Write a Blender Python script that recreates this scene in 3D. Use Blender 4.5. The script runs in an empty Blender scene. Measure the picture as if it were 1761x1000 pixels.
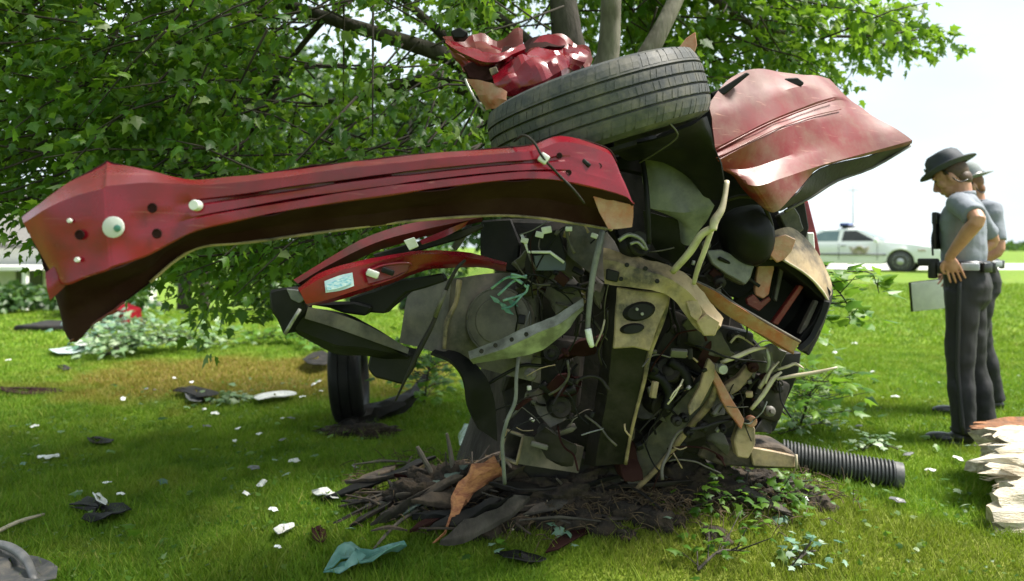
import bpy, bmesh, math, random
import numpy as np
from mathutils import Vector, Matrix, noise, Quaternion

SC = bpy.context.scene
COL = SC.collection
RX = random.Random(7)
F, CX, CY, H = 1174.0, 880.5, 425.0, 1.25      # focal length, principal point (photo pixels), eye height

# ------------------------------------------------------------------ camera, sky, sun, exposure
cam_d = bpy.data.cameras.new('camera')
cam_d.sensor_width = 36.0
cam_d.lens = 36.0 * F / 1761.0
cam_d.shift_y = -75.0 / 1761.0
cam_d.clip_start = 0.05
cam_d.clip_end = 2000
cam_d.dof.use_dof = True
cam_d.dof.focus_distance = 2.4
cam_d.dof.aperture_fstop = 2.0
cam = bpy.data.objects.new('camera', cam_d)
cam.location = (0, 0, H)
cam.rotation_euler = (math.radians(90), 0, 0)
COL.objects.link(cam)
SC.camera = cam

SUN_EL, SUN_AZ = math.radians(57), math.radians(92)   # azimuth clockwise from +Y: the light comes from the right
world = bpy.data.worlds.new('World')
SC.world = world
world.use_nodes = True
wn = world.node_tree.nodes
wl = world.node_tree.links
wn.clear()
w_out = wn.new('ShaderNodeOutputWorld')
sky = wn.new('ShaderNodeTexSky')
sky.sky_type = 'NISHITA'
sky.sun_disc = False
sky.sun_elevation = SUN_EL
sky.sun_rotation = SUN_AZ
sky.dust_density = 3.0
bg_sky = wn.new('ShaderNodeBackground')
bg_sky.inputs[1].default_value = 0.08
wl.new(sky.outputs[0], bg_sky.inputs[0])
bg_cloud = wn.new('ShaderNodeBackground')              # bright thin overcast
bg_cloud.inputs[0].default_value = (0.82, 0.94, 1.0, 1)
bg_cloud.inputs[1].default_value = 0.52
tc = wn.new('ShaderNodeTexCoord')
mp = wn.new('ShaderNodeMapping')
mp.inputs['Scale'].default_value = (1.6, 1.6, 4.0)
nz = wn.new('ShaderNodeTexNoise')
nz.inputs['Scale'].default_value = 1.7
nz.inputs['Detail'].default_value = 6
cr = wn.new('ShaderNodeValToRGB')
cr.color_ramp.elements[0].position = 0.30
cr.color_ramp.elements[0].color = (0.50, 0.50, 0.50, 1)
cr.color_ramp.elements[1].position = 0.62
cr.color_ramp.elements[1].color = (1, 1, 1, 1)
wl.new(tc.outputs['Generated'], mp.inputs[0])
wl.new(mp.outputs[0], nz.inputs[0])
wl.new(nz.outputs[0], cr.inputs[0])
mixw = wn.new('ShaderNodeMixShader')
wl.new(cr.outputs[0], mixw.inputs[0])
wl.new(bg_sky.outputs[0], mixw.inputs[1])
wl.new(bg_cloud.outputs[0], mixw.inputs[2])
wl.new(mixw.outputs[0], w_out.inputs[0])

sun_d = bpy.data.lights.new('sun', 'SUN')
sun_d.energy = 4.2
sun_d.angle = math.radians(16)
sun_d.color = (1.0, 0.95, 0.87)
sun = bpy.data.objects.new('sun', sun_d)
sdir = Vector((math.sin(SUN_AZ) * math.cos(SUN_EL), math.cos(SUN_AZ) * math.cos(SUN_EL), math.sin(SUN_EL)))
sun.rotation_euler = sdir.to_track_quat('Z', 'Y').to_euler()
sun.location = (8, 6, 12)
COL.objects.link(sun)

SC.view_settings.view_transform = 'Standard'
SC.view_settings.look = 'None'
SC.view_settings.exposure = 1.42
SC.view_settings.gamma = 1.0
SC.view_settings.use_curve_mapping = False
SC.render.engine = 'CYCLES'
SC.cycles.use_denoising = True
SC.cycles.max_bounces = 8
SC.cycles.transparent_max_bounces = 8

# ------------------------------------------------------------------ helpers
def P(px, py, d):
    """photo pixel + distance -> point of the place"""
    return Vector(((px - CX) / F * d, d, H - (py - CY) / F * d))

def smooth01(t):
    t = min(1.0, max(0.0, t))
    return t * t * (3 - 2 * t)

def ground_z(x, y):
    """lawn: flat near the tree, rising to the road on the right, falling to a hollow on the left"""
    right = smooth01((x + 0.25 * y - 3.2) / 4.0)
    rise = 0.43 * smooth01((y - 5.5) / 17.0)
    fall = -1.5 * smooth01((y - 12.0) / 14.0)
    z = right * rise + (1 - right) * fall
    mx, my = (x - 0.45) / 1.15, (y - 3.25) / 0.62           # torn up earth round the trunk
    r2 = mx * mx + my * my
    z += 0.20 * math.exp(-r2 * 1.3)
    return z

def at(px, py):
    """photo pixel -> point on the ground"""
    lo, hi = 1.5, 120.0
    for _ in range(50):
        m = (lo + hi) / 2
        p = P(px, py, m)
        if p.z > ground_z(p.x, p.y): lo = m
        else: hi = m
    p = P(px, py, lo)
    p.z = ground_z(p.x, p.y)
    return p

WLOC = {}
def tag(o, label=None, cat=None, group=None, kind=None):
    if label: o['label'] = label
    if cat: o['category'] = cat
    if group: o['group'] = group
    if kind: o['kind'] = kind
    return o

def root(name, label, cat, loc, group=None):
    o = bpy.data.objects.new(name, None)
    o.empty_display_size = 0.1
    o.location = loc
    COL.objects.link(o)
    WLOC[o.name] = Vector(loc)
    return tag(o, label, cat, group)

def mk(name, verts, faces, mat, parent=None, smooth=True, loc=None):
    """verts in place coordinates; one mesh object"""
    base = WLOC[parent.name] if parent else (Vector(loc) if loc is not None else Vector((0, 0, 0)))
    me = bpy.data.meshes.new(name)
    me.from_pydata([tuple(Vector(v) - base) for v in verts], [], [tuple(f) for f in faces])
    me.materials.append(mat)
    if smooth: me.polygons.foreach_set('use_smooth', [True] * len(me.polygons))
    me.update()
    o = bpy.data.objects.new(name, me)
    COL.objects.link(o)
    if parent: o.parent = parent
    else: o.location = base
    WLOC[o.name] = base
    return o

def mk_bm(name, bm, mat, parent=None, smooth=False, loc=None):
    bm.normal_update()
    bm.verts.index_update()
    vs = [v.co.copy() for v in bm.verts]
    fs = [[v.index for v in f.verts] for f in bm.faces]
    bm.free()
    return mk(name, vs, fs, mat, parent, smooth, loc)

def mk_np(name, V, T, mat, parent=None, smooth=False, loc=(0, 0, 0)):
    """numpy triangles"""
    base = WLOC[parent.name] if parent else Vector(loc)
    V = np.asarray(V, dtype=np.float32).reshape(-1, 3) - np.array(base, dtype=np.float32)
    T = np.asarray(T, dtype=np.int32).reshape(-1, 3)
    me = bpy.data.meshes.new(name)
    me.vertices.add(len(V)); me.vertices.foreach_set('co', V.ravel())
    me.loops.add(len(T) * 3); me.loops.foreach_set('vertex_index', T.ravel())
    me.polygons.add(len(T))
    me.polygons.foreach_set('loop_start', np.arange(0, len(T) * 3, 3, dtype=np.int32))
    me.polygons.foreach_set('loop_total', np.full(len(T), 3, dtype=np.int32))
    if smooth: me.polygons.foreach_set('use_smooth', [True] * len(T))
    me.materials.append(mat)
    me.update(calc_edges=True)
    o = bpy.data.objects.new(name, me)
    COL.objects.link(o)
    if parent: o.parent = parent
    else: o.location = base
    WLOC[o.name] = base
    return o

def cr_line(pts, n):
    """Catmull-Rom through the points, n pieces per span"""
    pts = [Vector(p) for p in pts]
    if len(pts) < 3 or n < 2:
        if n < 2: return pts
        out = []
        for i in range(len(pts) - 1):
            for k in range(n): out.append(pts[i].lerp(pts[i + 1], k / n))
        return out + [pts[-1]]
    out = []
    for i in range(len(pts) - 1):
        p0 = pts[i - 1] if i else pts[0] * 2 - pts[1]
        p1, p2 = pts[i], pts[i + 1]
        p3 = pts[i + 2] if i + 2 < len(pts) else p2 * 2 - p1
        for k in range(n):
            t = k / n
            out.append(0.5 * ((2 * p1) + (p2 - p0) * t + (2 * p0 - 5 * p1 + 4 * p2 - p3) * t * t + (3 * p1 - p0 - 3 * p2 + p3) * t ** 3))
    return out + [pts[-1]]

def frame_of(d):
    d = d.normalized()
    u = d.cross(Vector((0, 0, 1)))
    if u.length < 0.05: u = d.cross(Vector((1, 0, 0)))
    u.normalize()
    return u, d.cross(u).normalized()

def tube_geo(pts, r, seg=8, n=5, cap=True):
    """r: number or list along the control points"""
    m = len(pts)
    line = cr_line(pts, n)
    rs = []
    for i in range(len(line)):
        t = i / (len(line) - 1) * (m - 1)
        if isinstance(r, (int, float)): rs.append(r)
        else:
            k = min(int(t), m - 2)
            rs.append(r[k] + (r[k + 1] - r[k]) * (t - k))
    V, Fs = [], []
    u = None
    for i, p in enumerate(line):
        d = (line[min(i + 1, len(line) - 1)] - line[max(i - 1, 0)])
        if d.length < 1e-7: d = Vector((0, 0, 1))
        d.normalize()
        if u is None: u, _ = frame_of(d)
        u = (u - d * u.dot(d))
        if u.length < 1e-4: u, _ = frame_of(d)
        u.normalize()
        v = d.cross(u)
        for k in range(seg):
            a = 2 * math.pi * k / seg
            V.append(p + (u * math.cos(a) + v * math.sin(a)) * rs[i])
    for i in range(len(line) - 1):
        for k in range(seg):
            a, b = i * seg + k, i * seg + (k + 1) % seg
            Fs.append((a, b, b + seg, a + seg))
    if cap:
        Fs.append(tuple(range(seg - 1, -1, -1)))
        o = (len(line) - 1) * seg
        Fs.append(tuple(range(o, o + seg)))
    return V, Fs

def tube(name, pts, r, mat, parent=None, seg=8, n=5, loc=None):
    V, Fs = tube_geo(pts, r, seg, n)
    return mk(name, V, Fs, mat, parent, True, loc)

def merge(*geos):
    V, Fs = [], []
    for v, f in geos:
        o = len(V)
        V += list(v)
        Fs += [tuple(i + o for i in q) for q in f]
    return V, Fs

def sheet_geo(rows, thick=0.004, n=4, m=3, spline=True, row_spline=False, crumple=0.0, freq=7.0, seed=0.0, ridge=0.0):
    """a bent metal sheet through a grid of points: rows run along the part"""
    rows = [cr_line(r, n) if spline else cr_line_lin(r, n) for r in rows]
    C = len(rows[0])
    cols = []
    for j in range(C):
        c = [rows[i][j] for i in range(len(rows))]
        cols.append(cr_line(c, m) if row_spline else cr_line_lin(c, m))
    R = len(cols[0])
    G = [[cols[j][i] for j in range(C)] for i in range(R)]
    eye = Vector((0, 0, H))
    N = [[None] * C for _ in range(R)]
    for i in range(R):
        for j in range(C):
            a = G[min(i + 1, R - 1)][j] - G[max(i - 1, 0)][j]
            b = G[i][min(j + 1, C - 1)] - G[i][max(j - 1, 0)]
            q = a.cross(b)
            q = q.normalized() if q.length > 1e-9 else Vector((0, 1, 0))
            N[i][j] = q
    mid = N[R // 2][C // 2]
    sgn = 1 if mid.dot(G[R // 2][C // 2] - eye) > 0 else -1
    V = []
    for i in range(R):
        for j in range(C):
            p = G[i][j]
            if crumple:
                q = p * freq + Vector((seed, seed * 1.7, 0))
                p = p + N[i][j] * (crumple * (noise.noise(q) + 0.5 * noise.noise(q * 2.3)))
            if ridge:
                q = G[i][j] * freq * .55 + Vector((seed + 31, 4, 7))
                p = p + N[i][j] * (ridge * (abs(noise.noise(q)) - .25 + .4 * abs(noise.noise(q * 2.1))))
            V.append(p)
    nv = len(V)
    for i in range(R):
        for j in range(C):
            V.append(V[i * C + j] + N[i][j] * sgn * thick)
    Fs = []
    for i in range(R - 1):
        for j in range(C - 1):
            a, b, c, d = i * C + j, i * C + j + 1, (i + 1) * C + j + 1, (i + 1) * C + j
            if sgn > 0: Fs += [(a, d, c, b), (a + nv, b + nv, c + nv, d + nv)]
            else: Fs += [(a, b, c, d), (a + nv, d + nv, c + nv, b + nv)]
    rim = [j for j in range(C)] + [i * C + C - 1 for i in range(1, R)] + [(R - 1) * C + j for j in range(C - 2, -1, -1)] + [i * C for i in range(R - 2, 0, -1)]
    for k in range(len(rim)):
        a, b = rim[k], rim[(k + 1) % len(rim)]
        Fs.append((a, b, b + nv, a + nv) if sgn > 0 else (b, a, a + nv, b + nv))
    return V, Fs

def cr_line_lin(pts, n):
    pts = [Vector(p) for p in pts]
    out = []
    for i in range(len(pts) - 1):
        for k in range(n): out.append(pts[i].lerp(pts[i + 1], k / n))
    return out + [pts[-1]]

def add_edge_split(o, deg=35):
    for p in o.data.polygons: p.use_smooth = True
    md = o.modifiers.new('edges', 'EDGE_SPLIT')
    md.split_angle = math.radians(deg)
    return o

def sheet(name, rows, mat, parent, split=38, **k):
    V, Fs = sheet_geo(rows, **k)
    return add_edge_split(mk(name, V, Fs, mat, parent, True), split)

def slab(name, poly, thick, mat, parent=None, d=None, bevel=0.004, crumple=0.0, freq=9.0, cuts=0, push=(0, 1, 0), loc=None):
    """plate with a photo-like outline and real thickness: poly of (px,py,depth) or (px,py) with d"""
    pts = [P(q[0], q[1], q[2] if len(q) > 2 else d) for q in poly]
    return slab_w(name, pts, thick, mat, parent, bevel, crumple, freq, cuts, push, loc)

def slab_w(name, pts, thick, mat, parent=None, bevel=0.004, crumple=0.0, freq=9.0, cuts=0, push=(0, 1, 0), loc=None):
    bm = bmesh.new()
    vs = [bm.verts.new(p) for p in pts]
    f = bm.faces.new(vs)
    f.normal_update()
    ext = bmesh.ops.extrude_face_region(bm, geom=[f])
    pv = Vector(push).normalized() * thick
    for e in ext['geom']:
        if isinstance(e, bmesh.types.BMVert): e.co += pv
    bmesh.ops.recalc_face_normals(bm, faces=bm.faces[:])
    if bevel:
        bmesh.ops.bevel(bm, geom=bm.edges[:], offset=bevel, segments=1, affect='EDGES', profile=0.5, clamp_overlap=True)
    bmesh.ops.triangulate(bm, faces=[q for q in bm.faces if len(q.verts) > 4])
    if cuts:
        bmesh.ops.subdivide_edges(bm, edges=bm.edges[:], cuts=cuts, use_grid_fill=True)
        bmesh.ops.triangulate(bm, faces=[q for q in bm.faces if len(q.verts) > 4])
    if crumple:
        for v in bm.verts:
            q = v.co * freq
            v.co += Vector((noise.noise(q), noise.noise(q + Vector((9, 2, 5))) * 1.2, noise.noise(q + Vector((3, 8, 1))))) * crumple
    o = mk_bm(name, bm, mat, parent, True, loc)
    return add_edge_split(o, 30)

def box_geo(c, sx, sy, sz, rot=None, bevel=0.0):
    bm = bmesh.new()
    bmesh.ops.create_cube(bm, size=1.0)
    for v in bm.verts: v.co = Vector((v.co.x * sx, v.co.y * sy, v.co.z * sz))
    if bevel: bmesh.ops.bevel(bm, geom=bm.edges[:], offset=bevel, segments=2, affect='EDGES', profile=0.5)
    if rot is not None: bm.transform(rot.to_4x4())
    bm.transform(Matrix.Translation(c))
    bm.verts.index_update()
    V = [v.co.copy() for v in bm.verts]
    Fs = [[v.index for v in f.verts] for f in bm.faces]
    bm.free()
    return V, Fs

def lathe_geo(prof, seg=24, c=(0, 0, 0), axis=(0, 0, 1), wob=0.0):
    """prof: (radius, height) pairs round the axis"""
    axis = Vector(axis).normalized()
    u, v = frame_of(axis)
    c = Vector(c)
    V, Fs = [], []
    for (r, h) in prof:
        for k in range(seg):
            a = 2 * math.pi * k / seg
            rr = r * (1 + wob * noise.noise(Vector((math.cos(a) * 1.3, math.sin(a) * 1.3, h * 9))))
            V.append(c + axis * h + (u * math.cos(a) + v * math.sin(a)) * rr)
    for i in range(len(prof) - 1):
        for k in range(seg):
            a, b = i * seg + k, i * seg + (k + 1) % seg
            Fs.append((a, b, b + seg, a + seg))
    if prof[0][0] > 1e-5: Fs.append(tuple(range(seg - 1, -1, -1)))
    if prof[-1][0] > 1e-5: Fs.append(tuple(range((len(prof) - 1) * seg, len(prof) * seg)))
    return V, Fs

def lathe(name, prof, mat, parent=None, seg=24, c=(0, 0, 0), axis=(0, 0, 1), wob=0.0, loc=None):
    V, Fs = lathe_geo(prof, seg, c, axis, wob)
    return add_edge_split(mk(name, V, Fs, mat, parent, True, loc), 40)

def disc(name, px, py, d, rpx, h, mat, parent, axis=(0, -1, 0), seg=16):
    c = P(px, py, d)
    r = rpx / F * d
    return lathe(name, [(r, 0), (r, h * 0.7), (r * 0.85, h)], mat, parent, seg, c, axis)

# ------------------------------------------------------------------ materials
def mat(name, c1, c2=None, scale=6.0, rough=0.6, rough2=None, metal=0.0, bump=0.15, bscale=40.0, lo=0.4, hi=0.62,
        coat=0.0, scratch=None, mud=None, dust=None, dust_amt=0.0, spec=0.5, detail=6.0, stretch=None, bdist=0.004):
    m = bpy.data.materials.new(name)
    m.use_nodes = True
    n, l = m.node_tree.nodes, m.node_tree.links
    b = n['Principled BSDF']
    t = n.new('ShaderNodeTexCoord')
    src = t.outputs['Object']
    if stretch:
        mpn = n.new('ShaderNodeMapping')
        mpn.inputs['Scale'].default_value = stretch
        l.new(src, mpn.inputs[0]); src = mpn.outputs[0]
    c2 = c2 or tuple(x * 0.75 for x in c1)
    nz = n.new('ShaderNodeTexNoise')
    nz.inputs['Scale'].default_value = scale
    nz.inputs['Detail'].default_value = detail
    nz.inputs['Roughness'].default_value = 0.6
    l.new(src, nz.inputs['Vector'])
    r = n.new('ShaderNodeValToRGB')
    r.color_ramp.elements[0].position, r.color_ramp.elements[1].position = lo, hi
    r.color_ramp.elements[0].color = (*c1, 1)
    r.color_ramp.elements[1].color = (*c2, 1)
    l.new(nz.outputs[0], r.inputs[0])
    colr = r.outputs[0]
    if dust:
        n3 = n.new('ShaderNodeTexNoise')
        n3.inputs['Scale'].default_value = scale * 3.1
        n3.inputs['Detail'].default_value = 8
        n3.inputs['Roughness'].default_value = 0.7
        l.new(src, n3.inputs['Vector'])
        r3 = n.new('ShaderNodeValToRGB')
        r3.color_ramp.elements[0].position, r3.color_ramp.elements[1].position = 0.45, 0.75
        r3.color_ramp.elements[0].color = (0, 0, 0, 1)
        r3.color_ramp.elements[1].color = (dust_amt,) * 3 + (1,)
        l.new(n3.outputs[0], r3.inputs[0])
        mx = n.new('ShaderNodeMix'); mx.data_type = 'RGBA'
        mx.inputs['B'].default_value = (*dust, 1)
        l.new(colr, mx.inputs['A']); l.new(r3.outputs[0], mx.inputs['Factor'])
        colr = mx.outputs['Result']
    def blend(fac, col, base):
        mx = n.new('ShaderNodeMix'); mx.data_type = 'RGBA'
        mx.inputs['B'].default_value = (*col, 1)
        l.new(base, mx.inputs['A']); l.new(fac, mx.inputs['Factor'])
        return mx.outputs['Result']
    if scratch:                                   # thin pale scuffs in two directions
        for k, ang in enumerate((0.35, -0.5)):
            mp2 = n.new('ShaderNodeMapping')
            mp2.inputs['Rotation'].default_value = (0, ang, 0); mp2.inputs['Scale'].default_value = (1.3 + 2.5 * k, 6, 60 - 22 * k)
            mp2.inputs['Location'].default_value = (k * 3.3, 0, k)
            l.new(t.outputs['Object'], mp2.inputs[0])
            n4 = n.new('ShaderNodeTexNoise'); n4.inputs['Scale'].default_value = 1.6; n4.inputs['Detail'].default_value = 7; n4.inputs['Distortion'].default_value = .6
            l.new(mp2.outputs[0], n4.inputs['Vector'])
            r4 = n.new('ShaderNodeValToRGB')
            r4.color_ramp.elements[0].position, r4.color_ramp.elements[1].position = 0.665, 0.76
            r4.color_ramp.elements[0].color = (0, 0, 0, 1); r4.color_ramp.elements[1].color = (.6, .6, .6, 1)
            l.new(n4.outputs[0], r4.inputs[0])
            colr = blend(r4.outputs[0], scratch, colr)
    if mud:                                       # a dried splash of mud with a place of its own
        (mc, mr, mcol) = mud
        mp3 = n.new('ShaderNodeMapping'); mp3.vector_type = 'TEXTURE'
        mp3.inputs['Location'].default_value = mc; mp3.inputs['Scale'].default_value = mr
        l.new(t.outputs['Object'], mp3.inputs[0])
        ln3 = n.new('ShaderNodeVectorMath'); ln3.operation = 'LENGTH'; l.new(mp3.outputs[0], ln3.inputs[0])
        n5 = n.new('ShaderNodeTexNoise'); n5.inputs['Scale'].default_value = 9; n5.inputs['Detail'].default_value = 9; n5.inputs['Roughness'].default_value = .7
        l.new(t.outputs['Object'], n5.inputs['Vector'])
        ma = n.new('ShaderNodeMath'); ma.operation = 'MULTIPLY_ADD'; ma.inputs[1].default_value = 1.6
        l.new(n5.outputs[0], ma.inputs[0]); l.new(ln3.outputs['Value'], ma.inputs[2])
        r5 = n.new('ShaderNodeValToRGB')
        r5.color_ramp.elements[0].position, r5.color_ramp.elements[1].position = 0.0, 1.0
        r5.color_ramp.elements[0].color = (.85, .85, .85, 1); r5.color_ramp.elements[1].color = (0, 0, 0, 1)
        mr5 = n.new('ShaderNodeMapRange'); mr5.inputs['From Min'].default_value, mr5.inputs['From Max'].default_value = 1.1, 1.9
        l.new(ma.outputs[0], mr5.inputs['Value']); l.new(mr5.outputs[0], r5.inputs[0])
        colr = blend(r5.outputs[0], mcol, colr)
    l.new(colr, b.inputs['Base Color'])
    if rough2 is not None:
        mr = n.new('ShaderNodeMapRange')
        mr.inputs['From Min'].default_value, mr.inputs['From Max'].default_value = 0.35, 0.65
        mr.inputs['To Min'].default_value, mr.inputs['To Max'].default_value = rough, rough2
        l.new(nz.outputs[0], mr.inputs['Value']); l.new(mr.outputs[0], b.inputs['Roughness'])
    else: b.inputs['Roughness'].default_value = rough
    b.inputs['Metallic'].default_value = metal
    b.inputs['Specular IOR Level'].default_value = spec
    if coat:
        b.inputs['Coat Weight'].default_value = coat
        b.inputs['Coat Roughness'].default_value = 0.12
    if bump:
        n2 = n.new('ShaderNodeTexNoise')
        n2.inputs['Scale'].default_value = bscale
        n2.inputs['Detail'].default_value = 6
        l.new(src, n2.inputs['Vector'])
        bp = n.new('ShaderNodeBump')
        bp.inputs['Strength'].default_value = bump
        bp.inputs['Distance'].default_value = bdist
        l.new(n2.outputs[0], bp.inputs['Height']); l.new(bp.outputs[0], b.inputs['Normal'])
    return m

def foliage_mat(name, ramp, trans=0.45, tcol=(0.16, 0.30, 0.03), rough=0.45):
    """leaves and blades: tint picked per island, light passes through"""
    m = bpy.data.materials.new(name)
    m.use_nodes = True
    n, l = m.node_tree.nodes, m.node_tree.links
    b = n['Principled BSDF']; out = n['Material Output']
    g = n.new('ShaderNodeNewGeometry')
    oi = n.new('ShaderNodeObjectInfo')
    ad = n.new('ShaderNodeMath'); ad.operation = 'ADD'
    fr = n.new('ShaderNodeMath'); fr.operation = 'FRACT'
    l.new(g.outputs['Random Per Island'], ad.inputs[0]); l.new(oi.outputs['Random'], ad.inputs[1]); l.new(ad.outputs[0], fr.inputs[0])
    r = n.new('ShaderNodeValToRGB')
    e = r.color_ramp.elements
    while len(e) < len(ramp): e.new(0.5)
    for k, (p, c) in enumerate(ramp):
        e[k].position = p; e[k].color = (*c, 1)
    l.new(fr.outputs[0], r.inputs[0]); l.new(r.outputs[0], b.inputs['Base Color'])
    b.inputs['Roughness'].default_value = rough
    tr = n.new('ShaderNodeBsdfTranslucent')
    mul = n.new('ShaderNodeMix'); mul.data_type = 'RGBA'
    mul.inputs['Factor'].default_value = 0.5
    mul.inputs['B'].default_value = (*tcol, 1)
    l.new(r.outputs[0], mul.inputs['A']); l.new(mul.outputs['Result'], tr.inputs['Color'])
    mx = n.new('ShaderNodeMixShader')
    mx.inputs[0].default_value = trans
    l.new(b.outputs[0], mx.inputs[1]); l.new(tr.outputs[0], mx.inputs[2]); l.new(mx.outputs[0], out.inputs[0])
    return m

M = {}
M['red'] = mat('red_paint', (0.21, 0.003, 0.013), (0.11, 0.002, 0.007), 3.5, 0.20, 0.38, bump=0.08, bscale=22, scratch=(0.30, 0.10, 0.09), dust=(0.045, 0.012, 0.012), dust_amt=0.5, coat=0.25, spec=0.4)
M['red_dirty'] = mat('dirty_red_paint', (0.155, 0.007, 0.006), (0.10, 0.018, 0.014), 2.6, 0.38, 0.60, bump=0.08, bscale=24, scratch=(0.46, 0.24, 0.18), mud=((0.86, -0.5, 1.15), (.36, .7, .17), (0.24, 0.18, 0.13)), dust=(0.17, 0.095, 0.065), dust_amt=0.8, coat=0.06, spec=0.4)
M['red_dark'] = mat('deep_red_paint', (0.16, 0.012, 0.02), (0.07, 0.02, 0.02), 5, 0.42, bump=0.08)
M['inner'] = mat('dark_red_brown', (0.018, 0.004, 0.004), (0.030, 0.012, 0.010), 5, 0.85, bump=0.3, bscale=60, spec=0.12)  # near-black red; the shade under the beam is put into this colour
M['rust'] = mat('rusty_sheet', (0.36, 0.10, 0.05), (0.30, 0.17, 0.10), 8, 0.6, bump=0.3, bscale=60, dust=(0.45, 0.32, 0.22), dust_amt=0.6)
M['tan'] = mat('tan_frame_metal', (0.33, 0.235, 0.13), (0.05, 0.042, 0.034), 7, 0.55, 0.75, bump=0.35, bscale=50, lo=0.42, hi=0.64, dust=(0.46, 0.36, 0.23), dust_amt=0.5)
M['grey_metal'] = mat('grey_frame_metal', (0.105, 0.097, 0.086), (0.034, 0.031, 0.027), 6, 0.5, 0.7, metal=0.1, bump=0.3, bscale=55, dust=(0.16, 0.125, 0.085), dust_amt=0.45)
M['disc'] = mat('dull_grey_metal', (0.10, 0.088, 0.072), (0.04, 0.035, 0.028), 5, 0.55, bump=0.15, dust=(0.24, 0.2, 0.145), dust_amt=0.4)
M['alu'] = mat('bright_metal', (0.36, 0.36, 0.33), (0.16, 0.155, 0.14), 12, 0.35, 0.55, metal=0.5, bump=0.15, bscale=60)
M['black'] = mat('black_plastic', (0.005, 0.005, 0.0055), (0.014, 0.013, 0.012), 7, 0.45, 0.7, bump=0.2, bscale=40, spec=0.2)
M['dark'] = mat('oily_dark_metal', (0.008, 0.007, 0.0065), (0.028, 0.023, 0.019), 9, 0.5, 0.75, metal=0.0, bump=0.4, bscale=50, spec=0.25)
M['greyplas'] = mat('grey_plastic', (0.14, 0.142, 0.147), (0.075, 0.075, 0.077), 5, 0.5, bump=0.12, dust=(0.32, 0.3, 0.27), dust_amt=0.45)
M['white'] = mat('white_plastic', (0.72, 0.72, 0.69), (0.5, 0.5, 0.47), 9, 0.5, bump=0.05)
M['beige'] = mat('beige_pipe', (0.50, 0.44, 0.31), (0.30, 0.25, 0.17), 9, 0.45, bump=0.1)
M['rubber'] = mat('tyre_rubber', (0.034, 0.036, 0.040), (0.06, 0.061, 0.063), 5, 0.55, 0.75, bump=0.2, bscale=90, dust=(0.26, 0.22, 0.16), dust_amt=0.42)
M['green'] = mat('green_coated_plastic', (0.04, 0.16, 0.12), (0.25, 0.42, 0.36), 14, 0.5, bump=0.1)
M['sticker'] = mat('pale_blue_sticker', (0.42, 0.58, 0.70), (0.60, 0.70, 0.76), 30, 0.4, bump=0)
M['bark'] = mat('maple_bark', (0.028, 0.023, 0.018), (0.068, 0.058, 0.046), 9, 0.9, bump=0.9, bscale=26, stretch=(1, 1, 0.25), bdist=0.02)
M['twig'] = mat('dark_twig_bark', (0.022, 0.017, 0.012), (0.045, 0.036, 0.026), 9, 0.9, bump=0)
M['bark_lit'] = mat('maple_bark_lit', (0.12, 0.105, 0.083), (0.21, 0.19, 0.155), 12, 0.9, bump=0.8, bscale=30, stretch=(1, 1, 0.3), bdist=0.012)  # same maple bark in a paler copy, for limbs painted as lit
M['wood_orange'] = mat('torn_orange_wood', (0.55, 0.24, 0.10), (0.34, 0.12, 0.06), 22, 0.8, bump=0.9, bscale=60, stretch=(1, 1, 3), bdist=0.012)
M['wood_pale'] = mat('fresh_split_wood', (0.60, 0.53, 0.41), (0.40, 0.33, 0.23), 9, 0.8, bump=0.8, bscale=30, stretch=(1, 5, 6), bdist=0.012)
M['wood_grey'] = mat('old_grey_wood', (0.075, 0.055, 0.038), (0.022, 0.017, 0.013), 14, 0.9, bump=0.8, bscale=40, bdist=0.01)
M['soil'] = mat('torn_soil', (0.012, 0.0085, 0.006), (0.042, 0.029, 0.017), 12, 0.95, bump=0.9, bscale=45, bdist=0.02)
M['paper'] = mat('white_paper', (0.80, 0.81, 0.80), (0.72, 0.73, 0.73), 20, 0.6, bump=0)
M['teal'] = mat('teal_sheet', (0.07, 0.19, 0.16), (0.17, 0.34, 0.29), 12, 0.35, bump=0.2)
M['glassbits'] = mat('shattered_glass', (0.42, 0.55, 0.52), (0.7, 0.78, 0.75), 30, 0.2, bump=0.3)

LEAF_G = [(0.0, (0.026, 0.078, 0.009)), (0.35, (0.052, 0.14, 0.013)), (0.7, (0.088, 0.19, 0.018)), (0.92, (0.14, 0.23, 0.035)), (1.0, (0.22, 0.28, 0.12))]
M['leaf'] = foliage_mat('maple_leaf', LEAF_G, 0.5, (0.26, 0.44, 0.02))
M['leaf_far'] = foliage_mat('far_leaf', [(0, (0.018, 0.05, 0.012)), (0.6, (0.04, 0.10, 0.02)), (1, (0.08, 0.15, 0.03))], 0.35, (0.14, 0.27, 0.03))
M['leaf_pale'] = foliage_mat('pale_leaf_underside', [(0, (0.08, 0.17, 0.05)), (0.5, (0.17, 0.27, 0.12)), (1, (0.30, 0.37, 0.23))], 0.25, (0.2, 0.35, 0.1))
M['leaf_lime'] = foliage_mat('lime_leaf', [(0, (0.06, 0.16, 0.015)), (0.5, (0.11, 0.24, 0.02)), (1, (0.18, 0.30, 0.04))], 0.45, (0.25, 0.42, 0.03))
M['leaf_teal'] = foliage_mat('wilted_leaf', [(0, (0.05, 0.13, 0.08)), (0.5, (0.13, 0.24, 0.16)), (1, (0.32, 0.40, 0.30))], 0.2, (0.1, 0.25, 0.1))
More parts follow.
